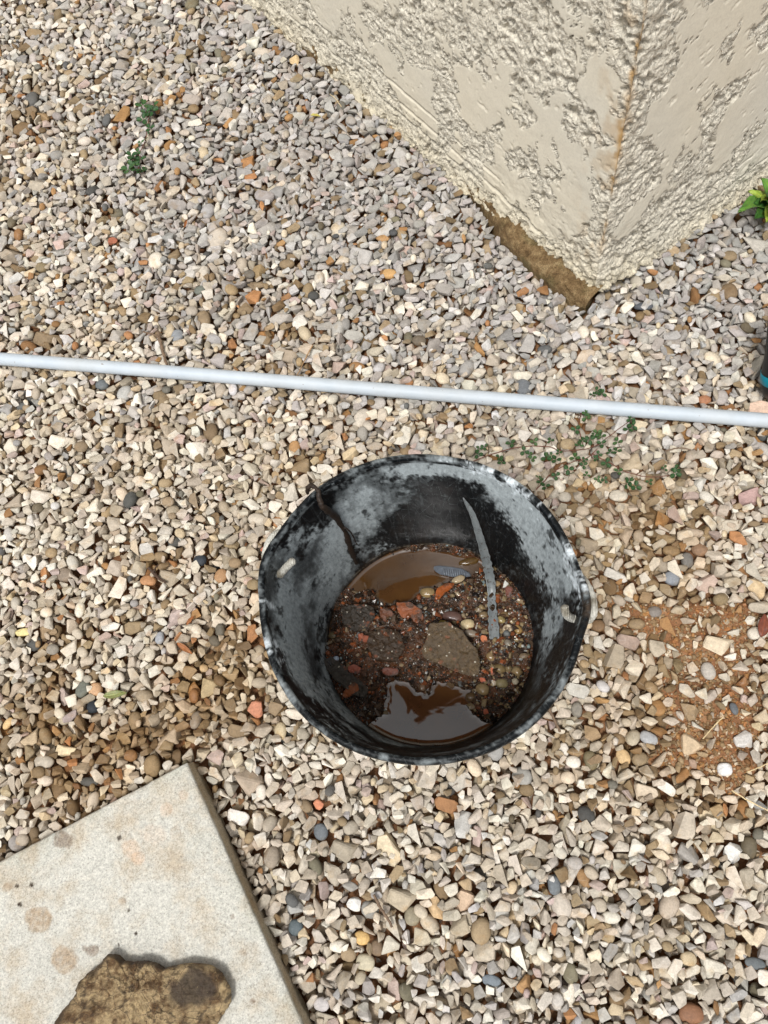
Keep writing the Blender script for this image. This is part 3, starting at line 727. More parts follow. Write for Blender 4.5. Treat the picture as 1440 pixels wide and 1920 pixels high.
        return V, F, C.reshape(-1, 3), (1 - isl).ravel(), XY, Zo
    Vl, Fl, Cl, Rl, XYl, Zl = face(WLd, WLn, 1.55, .66, 100, True)
    Vr, Fr, Cr, Rr, XYr, Zr_ = face(WRd, WRn, .95, .66, 200, False)
    V = np.vstack([Vl, Vr]); F = np.vstack([Fl, Fr + len(Vl)])
    w = obj('wall', mesh_np('wall', V, F, [mst], True, {'col': np.vstack([Cl, Cr]), 'rough': np.concatenate([Rl, Rr])})); w.parent = root; w.matrix_parent_inverse = root.matrix_world.inverted()
    w.location = (-root.location.x, -root.location.y, 0); w.matrix_parent_inverse = Matrix.Identity(4)
    # upper wall up to the eaves (two storeys), roof with overhang
    Mp = Mat('plain_stucco'); n = Mp.noise(40, 6, .7); mp = Mp.set(Base_Color=Mp.ramp(n, [(.35, lin(180, 174, 160)), (.6, lin(214, 206, 190))]), Roughness=.93, Normal=Mp.bump(n, .6, .01))
    top = A0[:2] + lean * .63; HH = 3.84
    def ll(p, z): return [p[0] - root.location.x, p[1] - root.location.y, z]
    a = top - (WLn + WRn) * .004; b_ = a + WLd * 5; c_ = a + WRd * 5; d_ = b_ + WRd * 5
    Vp = np.array([ll(p, z) for z in (.655, HH) for p in (a, b_, d_, c_)]); Fp = np.array([[0, 1, 5, 4], [1, 2, 6, 5], [2, 3, 7, 6], [3, 0, 4, 7]])
    o = obj('upper_wall', mesh_np('upper_wall', Vp, Fp, [mp])); o.parent = root
    Mt = Mat('roof_terracotta'); nt_ = Mt.noise(12, 4); mt = Mt.set(Base_Color=Mt.ramp(nt_, [(.3, lin(150, 92, 66)), (.7, lin(190, 128, 94))]), Roughness=.85)
    ol, orr = .65, .04; e0 = a + WLn * ol + WRn * orr; e1 = b_ + WLn * ol - WRn * orr; e2 = d_ - WLn * ol - WRn * orr; e3 = c_ + WRn * orr - WLn * ol; mid = (e0 + e2) / 2
    Vr_ = np.array([ll(p, HH + .002) for p in (e0, e1, e2, e3)] + [ll(p, HH + .16) for p in (e0, e1, e2, e3)] + [ll(mid, HH + 1.5)])
    rf = obj('roof', mesh_np('roof', Vr_, [np.array([[3, 2, 1, 0], [0, 1, 5, 4], [1, 2, 6, 5], [2, 3, 7, 6], [3, 0, 4, 7]]), np.array([[4, 5, 8], [5, 6, 8], [6, 7, 8], [7, 4, 8]])], [mt])); rf.parent = root
    # footing
    def foot(p0, u, nrm, L, prof, seed, sgn):
        s = np.arange(0, L, .004); k = np.arange(0, 13); S, K = np.meshgrid(s, k, indexing='ij')
        z = -.035 + K / 12 * .078; off = prof(S)
        off = off - .010 * sstep(7, 12, K) - .03 * sstep(10, 12, K)
        off = off + .0060 * fbm(S * 45, z * 60, 0, 5, seed, .65) + .006 * fbm(S * 10, z * 10, 0, 3, seed + 2)
        off = off - .011 * np.exp(-S / .012)
        XY = p0[None, None] + S[..., None] * u + off[..., None] * nrm
        return np.dstack([XY, z[..., None]]).reshape(-1, 3), (grid_faces(len(s), 13) if sgn else grid_faces(len(s), 13)[:, ::-1])
    fo = FC - A0[:2]
    # corner of the footing in front of the coat
    dl = float(fo @ WLn); dr = float(fo @ WRn)
    P0 = A0[:2] + WLd * 0 + WRn * 0
    v1, f1 = foot(FC, WLd, WLn, 1.8, lambda S: -(dl + .002) * sstep(.10, .42, S) + .004 * np.sin(S * 9), 300, False)
    v2, f2 = foot(FC, WRd, WRn, 1.0, lambda S: -(dr + .012) * sstep(.02, .07, S) - .004, 310, True)
    Vf = np.vstack([v1, v2]); Vf[:, 0] -= root.location.x; Vf[:, 1] -= root.location.y
    o = obj('footing', mesh_np('footing', Vf, np.vstack([f1, f2 + len(v1)]), [mf], True)); o.parent = root; o['label'] = 'rough brown earthy footing below the stucco'
    return root
build_house()

# ------------------------------------------------------------------ pipe
def build_pipe():
    M = Mat('light_blue_grey_plastic'); n = M.noise(30, 3); sp = M.noise(130, 2, .5); n3 = M.noise(9, 3)
    c = M.ramp(n, [(.3, lin(174, 184, 192)), (.7, lin(186, 194, 201))])
    c = M.mix(c, lin(120, 105, 90), M.ramp(sp, [(.735, 0), (.76, .8)]))
    c = M.mix(c, lin(176, 178, 176), M.ramp(n3, [(.5, 0), (.75, .5)]))
    m = M.set(Base_Color=c, Roughness=M.ramp(n, [(.3, .48), (.7, .62)]), Specular_IOR_Level=.5)
    r, ri = .0126, .0108
    a, b = np.array([*pipe_a[:2], .0150]), np.array([*pipe_b[:2], .0150]); L = np.linalg.norm(b - a); e = (b - a) / L
    side = np.array([-e[1], e[0], 0]); n_ = 60; m_ = 28; V = []
    t = np.arange(m_) / m_ * 2 * math.pi
    for rr, rev in ((r, 0), (ri, 1)):
        for k in range(n_ + 1):
            s = k / n_; p = a + e * L * s + side * .0022 * math.sin(s * 5.2) + np.array([0, 0, .0012 * math.sin(s * 9)])
            V.append(p + rr * (np.cos(t)[:, None] * side + np.sin(t)[:, None] * np.array([0, 0, 1])))
    V = np.concatenate(V); N1 = (n_ + 1) * m_
    i = np.arange(m_); j = (i + 1) % m_; F = []
    for k in range(n_):
        F.append(np.stack([k * m_ + i, k * m_ + j, (k + 1) * m_ + j, (k + 1) * m_ + i], 1)); q = N1
        F.append(np.stack([q + k * m_ + j, q + k * m_ + i, q + (k + 1) * m_ + i, q + (k + 1) * m_ + j], 1))
    for k in (0, n_): F.append(np.stack([k * m_ + j, k * m_ + i, N1 + k * m_ + i, N1 + k * m_ + j], 1) if k == 0 else np.stack([k * m_ + i, k * m_ + j, N1 + k * m_ + j, N1 + k * m_ + i], 1))
    o = obj('pipe', mesh_np('pipe', V, np.concatenate(F)[:, ::-1], [m], True)); tag(o, 'long pale blue grey plastic pipe lying across the gravel', 'pipe')
build_pipe()

# ------------------------------------------------------------------ paving slab and the muddy rock on it
STAINS = [(72, 1725, 27, 1.0, 0), (118, 1797, 27, .95, 0), (118, 1577, 17, 1.6, 1), (174, 1783, 11, 1.2, 1), (160, 1778, 7, .9, 1), (228, 1690, 9, .7, 0), (245, 1592, 18, .5, 2), (258, 1610, 14, .55, 2), (288, 1566, 22, .3, 2),
          (12, 1664, 10, .7, 0), (310, 1518, 14, .45, 2), (436, 1719, 6, .8, 1), (455, 1787, 7, .6, 0), (60, 1660, 4, 1.8, 3), (32, 1661, 4, 2., 3), (242, 1708, 3, 2., 3), (224, 1571, 4, 2., 3), (222, 1771, 3, 2., 3), (255, 1750, 3, 1.6, 3), (474, 1876, 5, 1.5, 1), (37, 1696, 4, 1.6, 3), (380, 1900, 40, .4, 0), (330, 1560, 12, .4, 0), (345, 1490, 10, .35, 2)]
def build_slab():
    M = Mat('cast_concrete'); c = M.attr('col'); n1 = M.noise(180, 5, .7); n2 = M.noise(700, 3, .7); v = M.vor(330); n3 = M.noise(20, 4, .6)
    c = M.mix(c, M.ramp(n1, [(.3, .78), (.5, 1.0), (.7, 1.12)]), 1.0, 'MULTIPLY'); c = M.mix(c, M.ramp(M.noise(420, 3, .75), [(.3, .58), (.5, 1.0), (.7, 1.25)]), 1.0, 'MULTIPLY')
    dots = M.math('MULTIPLY', M.ramp(v.outputs['Distance'], [(.12, 1.0), (.26, 0.0)]), M.ramp(M.noise(150, 2), [(.52, 0), (.62, .75)]))
    c = M.mix(c, lin(112, 108, 98), dots)
    c = M.mix(c, M.mix(c, lin(226, 202, 172), 1.0, 'MULTIPLY'), M.ramp(n3, [(.45, 0), (.7, .6)]))
    m = M.set(Base_Color=c, Roughness=.9, Specular_IOR_Level=.2, Normal=M.bump(n2, .5, .0012, M.bump(n1, .45, .0025)))
    st = .0022; n = int(SLAB / st); edge = .0035; T = .052
    u = np.linspace(0, SLAB, n)
    # unfold: top grid with a skirt that turns down over a rough rounded arris
    k = np.array([0, .18, .42, .7, 1.0]); sk = 6
    lo = np.concatenate([-np.linspace(1, 0, sk + 1)[:-1], u / SLAB * 1.0]);
    U = np.concatenate([[0] * sk, u, [SLAB] * sk]); D = np.concatenate([np.linspace(1, 1 / sk, sk), np.zeros(n), np.linspace(1 / sk, 1, sk)])
    A, B = np.meshgrid(U, U, indexing='ij'); DA, DB = np.meshgrid(D, D, indexing='ij'); Dn = np.maximum(DA, DB)
    ea = np.minimum(np.minimum(A, SLAB - A), np.minimum(B, SLAB - B))
    wob = .0016 * fbm(A * 60 + Dn * 3, B * 60, Dn * 4, 4, 41) + .0022 * fbm(A * 14, B * 14, Dn * 2, 3, 42)
    Z = SLAB_Z - Dn * T - .0022 * np.exp(-(ea / .0025)) * (1 + .8 * fbm(A * 120, B * 120, 0, 2, 45)) + .0007 * fbm(A * 22, B * 22, 0, 4, 43) * (Dn == 0)
    chip = sstep(.30, .5, fbm(A * 70, B * 70, 0, 3, 46)) * np.exp(-ea / .004) * .002; Z = Z - chip
    inn = np.where(Dn == 0, 0, wob)
    bulge = inn + Dn * .001
    Au = A + np.where(A < SLAB / 2, -1, 1) * np.where(DA > 0, bulge, 0) ; Bv = B + np.where(B < SLAB / 2, -1, 1) * np.where(DB > 0, bulge, 0)
    svp = sv - (sv @ su) * su; svp /= np.linalg.norm(svp); sv2 = sv                                   # keeps the photographed corner
    P = S0[None, None, :2] + Au[..., None] * su[:2] + Bv[..., None] * sv2[:2]
    V = np.dstack([P, Z[..., None]]).reshape(-1, 3)
    base = np.array(lin(190, 188, 179)); C = np.tile(base, (len(V), 1)); X, Y = V[:, 0], V[:, 1]
    C *= (1 + .10 * fbm(X * 7, Y * 7, 0, 4, 60))[:, None]
    px, py = proj(X, Y, V[:, 2])
    for sx, sy, r, s, t in STAINS:
        q = np.hypot(px - sx, py - sy) / r + .42 * fbm(X * 70, Y * 70, 0, 4, int(sx)) ; w = np.clip(s * (1 - sstep(.72, 1.12, q)), 0, 1) * (.55 if t != 3 else .95)
        w = w * (1 + .5 * fbm(X * 260, Y * 260, 0, 3, int(sx) + 3)); w = np.clip(w, 0, 1)[:, None]
        tint = {0: (150, 122, 86), 1: (108, 84, 62), 2: (206, 164, 124), 3: (58, 46, 36)}[t]
        C = C * (1 - w) + np.array(lin(*tint)) * w
    moss = np.exp(-np.clip(ea.ravel(), 0, 1) / .03) * np.clip(.4 + fbm(X * 30, Y * 30, 0, 4, 66), 0, 1) * .5
    C = C * (1 - moss[:, None]) + C * np.array([.72, .74, .66]) * moss[:, None]
    side = (Dn > 0).ravel()[:, None] * .75; C = C * (1 - side) + np.array(lin(178, 162, 134)) * side
    N = len(U); F = grid_faces(N, N)
    e1 = V[F[:, 1]] - V[F[:, 0]]; 
    nz = np.cross(su, sv)[2]
    if nz < 0: F = F[:, ::-1]
    o = obj('paving_slab', mesh_np('paving_slab', V, F, [m], True, {'col': C})); tag(o, 'square pale concrete paving slab with brown stains at the lower left', 'paving slab')
build_slab()

def build_rock():
    out = [(100, 1925), (122, 1885), (140, 1860), (152, 1838), (170, 1822), (188, 1806), (203, 1792), (214, 1793), (224, 1806), (246, 1806), (270, 1806), (292, 1812), (303, 1820), (330, 1812), (360, 1809), (390, 1812),
           (408, 1824), (422, 1845), (428, 1866), (422, 1892), (404, 1920), (380, 1955), (330, 1985), (260, 2000), (190, 1995), (130, 1970), (100, 1945)]
    zt = SLAB_Z + .020; W = np.array([at(x, y, zt)[:2] for x, y in out]); cen = W.mean(0)
    ang = np.arctan2(W[:, 1] - cen[1], W[:, 0] - cen[0]); rad = np.hypot(*(W - cen).T); o_ = np.argsort(ang)
    th = np.linspace(-math.pi, math.pi, 361)[:-1]; rr = np.interp(th, ang[o_], rad[o_], period=2 * math.pi) * (1 + .022 * fbm(np.cos(th) * 9, np.sin(th) * 9, 0, 4, 69, .7))
    # profile: 0 centre top ... 1 outline ... below
    nt_ = 90; prof = np.linspace(0, 1.32, nt_)
    TH, Q = np.meshgrid(th, prof, indexing='ij'); RR = rr[:, None]
    k = np.minimum(Q, 1.0); body = np.where(Q <= 1, Q, 1 - (Q - 1) * .22)
    X = np.cos(TH) * RR * body; Y = np.sin(TH) * RR * body
    hgt = .009 * np.sqrt(np.clip(1 - np.clip((k - .86) / .14, 0, 1) ** 2, 0, 1)) + .006 * (1 - k ** 2)
    Z = np.where(Q <= 1, hgt, -(Q - 1) / .32 * .010)
    nn = .0042 * fbm(X * 50, Y * 50, Z * 30, 6, 70, .66) + .0030 * fbm(X * 130, Y * 130, Z * 100, 4, 71, .7); rdg = 1 - 2.6 * np.abs(fbm(X * 26 + 3, Y * 26, 0, 5, 73, .6)); nn = nn + .0026 * rdg; step = sstep(.02, .06, fbm(X * 20, Y * 20, 0, 4, 74, .6)); nn = nn + .0022 * step
    Z = Z + nn * (Q < 1.2); sc = 1 + nn * 6 * (Q > .6); X = X * sc; Y = Y * sc
    V = np.dstack([X, Y, Z]).reshape(-1, 3); F = grid_faces(360, nt_, True)
    M = Mat('muddy_rock'); c = M.attr('col'); n1 = M.noise(120, 7, .75); n2 = M.noise(520, 4, .75)
    c = M.mix(c, M.ramp(n1, [(.3, .55), (.5, .95), (.7, 1.35)]), 1.0, 'MULTIPLY'); c = M.mix(c, M.ramp(n2, [(.3, .7), (.6, 1.1)]), 1.0, 'MULTIPLY')
    v = M.vor(55, feature='DISTANCE_TO_EDGE'); wv = M.noise(60, 3); c = M.mix(c, lin(52, 36, 22), M.math('MULTIPLY', M.ramp(v.outputs['Distance'], [(.0, 1), (.03, 0)]), M.ramp(wv, [(.42, 0), (.52, .9)])))
    c = M.mix(c, lin(220, 200, 150), M.ramp(M.noise(300, 1), [(.76, 0), (.79, .7)]))
    m = M.set(Base_Color=c, Roughness=M.ramp(n1, [(.3, .42), (.7, .7)]), Normal=M.bump(n2, .9, .002, M.bump(n1, .9, .005)), Specular_IOR_Level=.4)
    base = np.array(lin(182, 158, 118)); x, y = V[:, 0] + cen[0], V[:, 1] + cen[1]; px, py = proj(x, y, V[:, 2] + SLAB_Z + .018)
    t = np.clip(.62 + 2.0 * fbm(x * 75, y * 75, 0, 5, 75, .7) + .5 * fbm(x * 18, y * 18, 0, 2, 79), 0, 1)[:, None]; C = base * t + np.array(lin(104, 78, 48)) * (1 - t)
    q = np.hypot((px - 362) / 46, (py - 1856) / 40) + .5 * fbm(x * 45, y * 45, 0, 3, 76); w = (1 - sstep(.7, 1.2, q))[:, None] * .9; C = C * (1 - w) + np.array(lin(74, 62, 50)) * w
    rdc = 1 - 2.6 * np.abs(fbm((x - cen[0]) * 26 + 3, (y - cen[1]) * 26, 0, 5, 73, .6)); w = sstep(.86, .97, rdc)[:, None] * .75; C = C * (1 - w) + np.array(lin(58, 42, 28)) * w; qe = Q.ravel(); w = (sstep(.86, .98, qe + .08 * fbm(x * 60, y * 60, 0, 3, 77)) * (px < 330))[:, None] * .8; C = C * (1 - w) + np.array(lin(70, 52, 34)) * w
    o = obj('rock', mesh_np('rock', V, F, [m], True, {'col': C})); o.location = (cen[0], cen[1], SLAB_Z + .0088); tag(o, 'flat brown muddy rock lying on the paving slab', 'rock')
build_rock()

# ------------------------------------------------------------------ bucket
EAR_L, EAR_R = math.radians(166), math.radians(-3)
def angdiff(a, b): return (a - b + math.pi) % (2 * math.pi) - math.pi
def r_rim(th): # extra radius at the two ears and a slightly squared outline
    return .0075 * np.exp(-(angdiff(th, EAR_L) / .20) ** 2) + .008 * np.exp(-(angdiff(th, EAR_R) / .18) ** 2) + .0022 * np.cos(2 * th + .4) - .0012 * np.cos(4 * th)
def r_in(z): return .1525 + (.1885 - .1525) * np.clip(z / .318, 0, 1)
def on_wall(px, py):
    zs = np.linspace(.02, .32, 601); best = None
    for z in zs:
        w = at(px, py, z); d = math.hypot(w[0] - BX, w[1] - BY) - (r_in(z) + r_rim(math.atan2(w[1] - BY, w[0] - BX)) * (z / .33))
        if best is not None and best[0] * d <= 0: return w
        best = (d, w)
    return best[1]
def build_bucket():
    root = empty('bucket', (BX, BY, 0), 'black rubber builder bucket smeared with grey cement holding muddy rubble and water', 'bucket')
    prof = []   # (radius, height, ear weight)
    for z in np.linspace(.0, .300, 30): prof.append((.1565 + (.1905 - .1565) * z / .318, z))
    prof += [(.1910, .304), (.1928, .3065), (.1958, .3085), (.1976, .3125), (.1980, .318), (.1978, .3245), (.1968, .3285), (.1950, .3302), (.1925, .3308), (.1902, .3302), (.1890, .3280), (.1885, .3250), (.1889, .3225), (.1885, .320)]
    for z in np.linspace(.317, .004, 150): prof.append((float(r_in(z)), z))
    for r in np.linspace(.150, .0, 12): prof.append((r, .003))
    prof = np.array(prof); nt_ = 640; th = np.linspace(0, 2 * np.pi, nt_ + 1)[:-1]
    TH, K = np.meshgrid(th, np.arange(len(prof)), indexing='ij'); Rr = prof[:, 0][K]; Z = prof[:, 1][K].copy()
    k0 = 30 + 14; inner = K >= k0 - 1
    wgt = np.clip(Z / .33, 0, 1) ** 1.6; Rr = Rr + r_rim(TH) * wgt
    # dents and wobble of soft rubber
    cx, cy = np.cos(TH), np.sin(TH)
    Rr = Rr + (.0016 * fbm(cx * 2, cy * 2, Z * 8, 3, 80) + .0005 * fbm(cx * 12, cy * 12, Z * 60, 3, 81)) * (prof[:, 0][K] > .14)
    Z = Z + (.0035 * np.cos(TH - EAR_L) ** 2 + .002 * fbm(cx * 2, cy * 2, 0, 2, 82)) * wgt
    rimk = (K > 30) & (K < k0); Z = Z + rimk * .0006 * fbm(cx * 30, cy * 30, K, 3, 83)
    X, Y = cx * Rr, cy * Rr
    V = np.stack([X, Y, Z], -1).reshape(-1, 3); F = grid_faces(nt_, len(prof), True)
    # dried cement smears, stored per vertex
    def A(px, py):
        w = on_wall(px, py); return math.atan2(w[1] - BY, w[0] - BX), w[2]
    arc = TH * .18
    wz = .35 * fbm(cx * 5, cy * 5, Z * 26, 3, 83); streak = fbm(cx * 6.0 + 3 + wz, cy * 6.0 - wz, Z * 24 + wz, 7, 84, .66)
    fine = fbm(cx * 36 + wz * 4, cy * 36, Z * 120 + wz * 4, 5, 86, .68)
    vert = fbm(cx * 60, cy * 60, Z * 14, 3, 87)
    D = np.zeros_like(Z)
    spots = [(620, 1060, .40, .10, .75), (560, 1190, .34, .11, 1.0), (545, 1100, .25, .08, .6), (680, 960, .28, .06, .95), (740, 930, .24, .045, .7), (650, 1000, .22, .06, .7), (880, 880, .5, .022, .9), (1000, 960, .22, .05, .85), (960, 930, .2, .05, .6), (1010, 1030, .2, .08, .5),
             (1050, 1080, .2, .07, .45), (640, 1330, .22, .05, .9), (720, 1385, .30, .04, .7), (840, 1410, .4, .03, .5), (560, 1260, .15, .05, .5), (1040, 1180, .2, .08, .3), (960, 1350, .3, .04, .35), (1010, 1260, .2, .06, .3), (790, 880, .3, .018, .9)]
    for sx, sy, wa, wz, s in spots:
        a, z = A(sx, sy); D += s * np.exp(-(angdiff(TH, a) / wa) ** 2 - ((Z - z) / wz) ** 2)
    dark = np.zeros_like(Z)
    for sx, sy, wa, wz, s in [(820, 945, .28, .06, 1.2), (760, 985, .25, .05, .7), (880, 1000, .3, .05, .5), (600, 960, .10, .05, .8), (655, 1030, .08, .06, .9), (520, 1180, .04, .01, 1.), (640, 1200, .25, .05, .5)]:
        a, z = A(sx, sy); dark += s * np.exp(-(angdiff(TH, a) / wa) ** 2 - ((Z - z) / wz) ** 2)
    base = D - dark * .9
    dust = sstep(.24, .62, base * .95 + streak * 1.05 + fine * .60 + .20) * (.55 + .75 * np.clip(.5 + fine, 0, 1))
    dust += .9 * sstep(.30, .46, vert * .8 + fine * .5 + .30 * D) * .35
    # drips: dark clean spots
    drip = sstep(.26, .40, fbm(cx * 11, cy * 11, Z * 42, 4, 89, .6)); dust *= 1 - .85 * drip; tone = sstep(-.35, .45, fbm(cx * 3.2 + 9, cy * 3.2, Z * 13, 4, 85, .6) + .5 * (D - .4)); dust = dust * (.16 + .95 * tone); dust = dust + .30 * sstep(.30, .36, np.abs(fbm(cx * 30 + Z * 90, cy * 30, Z * 34, 2, 88)) ) * tone * (D > .15)
    white = np.zeros_like(Z)
    for sx, sy, wa, wz, s in [(1085, 1090, .16, .03, .8), (1070, 1040, .12, .02, .5), (502, 1210, .06, .03, 1.), (500, 1130, .06, .03, .7), (506, 1245, .05, .03, .8), (890, 868, .35, .012, .7), (990, 900, .15, .012, .55), (1020, 960, .12, .02, .5)]:
        w = at(sx, sy, .322); a = math.atan2(w[1] - BY, w[0] - BX); white += s * np.exp(-(angdiff(TH, a) / wa) ** 2 - ((Z - .322) / (wz + .012)) ** 2)
    wn = fbm(cx * 22, cy * 22, Z * 110, 6, 90, .75); white = sstep(.22, .46, white * .50 + wn * .60 - .08) * (white > .05)
    out = ~inner & ~rimk
    dust = np.where(rimk, np.clip(.03 + 1.0 * fbm(cx * 9, cy * 9, K * .3, 4, 91) + .4 * fbm(cx * 60, cy * 60, K * .5, 3, 92), 0, .75), dust)
    dust = np.where(out, np.clip(.2 + .8 * fbm(cx * 6, cy * 6, Z * 20, 4, 93), 0, .6), dust)
    mud = sstep(.0, 1.0, 1.15 - (Z - .045) / .022 + .9 * fine + .5 * streak) * inner
    mud2 = sstep(.32, .5, fbm(cx * 5, cy * 5, Z * 12, 5, 95, .65) + .25 * np.exp(-((Z - .1) / .06) ** 2)) * inner * .8
    ring = np.exp(-((Z - .058 - .006 * fbm(cx * 4, cy * 4, 0, 3, 96)) / .0016) ** 2) * inner * np.clip(.3 + vert + fine, 0, 1) * .8
    blk = np.array([.0042, .0056, .0066]); gry = np.array(lin(168, 176, 178)); wht = np.array(lin(214, 222, 226)); brn = np.array(lin(46, 34, 24))
    dd = np.clip(dust, 0, 1)[..., None] * .92; C = blk * (1 - dd) + gry * dd
    for w_, col in ((np.clip(mud2, 0, 1) * .25, brn), (np.clip(mud, 0, 1) * .9, brn), (np.clip(ring, 0, 1), np.array(lin(170, 160, 140))), (np.clip(white, 0, 1) * .9, wht)):
        C = C * (1 - w_[..., None]) + col * w_[..., None]
    # clean worn patch at the ear: brown dirt
    er = np.exp(-(angdiff(TH, EAR_R - .02) / .12) ** 2) * rimk * np.clip(.4 + fbm(cx * 50, cy * 50, K * .5, 3, 97) * 1.5, 0, 1); C = C * (1 - er[..., None] * .8) + np.array(lin(70, 58, 46)) * er[..., None] * .8
    M = Mat('black_rubber_with_cement_film'); c = M.attr('col'); n1 = M.noise(130, 6, .72); n2 = M.noise(600, 3, .7)
    mp = M.n('ShaderNodeMapping'); mp.inputs['Scale'].default_value = (1, 1, .25); M.l(M.coord(), mp.inputs['Vector']); n3 = M.noise(240, 4, .7, mp.outputs[0])
    c = M.mix(c, M.ramp(n1, [(.3, .80), (.5, 1.0), (.72, 1.22)]), 1.0, 'MULTIPLY'); c = M.mix(c, M.ramp(n3, [(.35, .85), (.65, 1.18)]), 1.0, 'MULTIPLY')
    # scratches
    for sc_, rot in ((55, .4), (70, -.5)):
        mpp = M.n('ShaderNodeMapping'); mpp.inputs['Scale'].default_value = (1, 1, .14); mpp.inputs['Rotation'].default_value = (rot, rot * .6, 0); M.l(M.coord(), mpp.inputs['Vector'])
        vv = M.vor(sc_, mpp.outputs[0], 'DISTANCE_TO_EDGE'); c = M.mix(c, lin(150, 158, 160), M.math('MULTIPLY', M.ramp(vv.outputs['Distance'], [(.0, .42), (.012, 0)]), M.ramp(n1, [(.45, 0), (.65, 1)])))
    dfac = M.attr('dust', 'Fac'); rg = M.math('ADD', .42, M.math('MULTIPLY', dfac, .45))
    m = M.set(Base_Color=c, Roughness=rg, Specular_IOR_Level=.14, Normal=M.bump(n2, .25, .001, M.bump(n3, .3, .0015)))
    dv = np.clip(dust + white, 0, 1).ravel()
    Fk = grid_faces(nt_, len(prof), True); kk = Fk[:, 0] % len(prof); isr = (kk >= 31) & (kk < 42)
    body = obj('body', mesh_np('bucket_body', V, Fk[~isr][:, ::-1], [m], True, {'col': C.reshape(-1, 3), 'dust': dv}), root)
    rim = obj('rim', mesh_np('bucket_rim', V, Fk[isr][:, ::-1], [m], True, {'col': C.reshape(-1, 3), 'dust': dv}), root)
    # rope handles
    Mr = Mat('dirty_white_rope'); n = Mr.noise(300, 4); n2 = Mr.noise(60, 3); cr = Mr.mix(Mr.ramp(n2, [(.35, lin(128, 122, 108)), (.6, lin(196, 194, 184))]), Mr.ramp(n, [(.3, .7), (.7, 1.1)]), 1.0, 'MULTIPLY')
    wv = Mr.n('ShaderNodeTexWave'); wv.inputs['Scale'].default_value = 120; wv.inputs['Distortion'].default_value = 2; Mr.l(Mr.coord(), wv.inputs['Vector'])
    mr = Mr.set(Base_Color=cr, Roughness=.85, Normal=Mr.bump(wv.outputs['Fac'], .5, .0012, Mr.bump(n, .4, .001)))
    def loc(px, py, z): w = at(px, py, z); return np.array([w[0] - BX, w[1] - BY, w[2]])
    def rope(segs, lab):
        Vs, Fq, Ft = [], [], []; off = 0
        for pts, rd in segs:
            P = smooth_path(pts, 36); rr = np.full(36, rd); rr[0] *= .8; rr[-1] *= .8; rr = rr * (1 + .05 * np.sin(np.arange(36) * 2.1))
            V_, Fx = tube(P, rr, 10); Vs.append(V_); Fq.append(Fx[0] + off); Ft.append(Fx[1] + off); off += len(V_)
        o = obj('rope_handle', mesh_np('rope_handle', np.vstack(Vs), [np.vstack(Fq), np.vstack(Ft)], [mr], True), root); o['label'] = lab
    def out_pt(a, r, z): return np.array([math.cos(a) * r, math.sin(a) * r, z])
    w = on_wall(520, 1075); hl = np.array([w[0] - BX, w[1] - BY, w[2]]); tip = loc(550, 1051, .318)
    aL = math.atan2(hl[1], hl[0])
    rope([([hl * np.array([1.06, 1.06, 1]), hl * np.array([.985, .985, 1]), (hl * .55 + tip * .45) + np.array([.004, .0, .004]), tip], .0052),
          ([out_pt(aL, .185, hl[2]), out_pt(aL - .02, .206, hl[2] - .002), out_pt(aL - .10, .2145, .300), out_pt(aL - .22, .2120, .306), out_pt(aL - .32, .197, .285)], .0055)], 'short rope end poking inside and a loop outside the left ear')
    w = on_wall(1078, 1160); hr = np.array([w[0] - BX, w[1] - BY, w[2]]); tip = loc(1058, 1136, .312); aR = math.atan2(hr[1], hr[0])
    mid = loc(1062, 1152, .305)
    rope([([hr * np.array([1.06, 1.06, 1]), hr * np.array([.985, .985, 1]), mid, tip], .0052),
          ([out_pt(aR, .186, hr[2]), out_pt(aR, .200, hr[2]), loc(1104, 1162, .30), loc(1113, 1148, .308), loc(1111, 1122, .31), loc(1101, 1098, .305), loc(1090, 1082, .285)], .0050)], 'grey white rope looping round the outside of the right ear')
    return root
build_bucket()

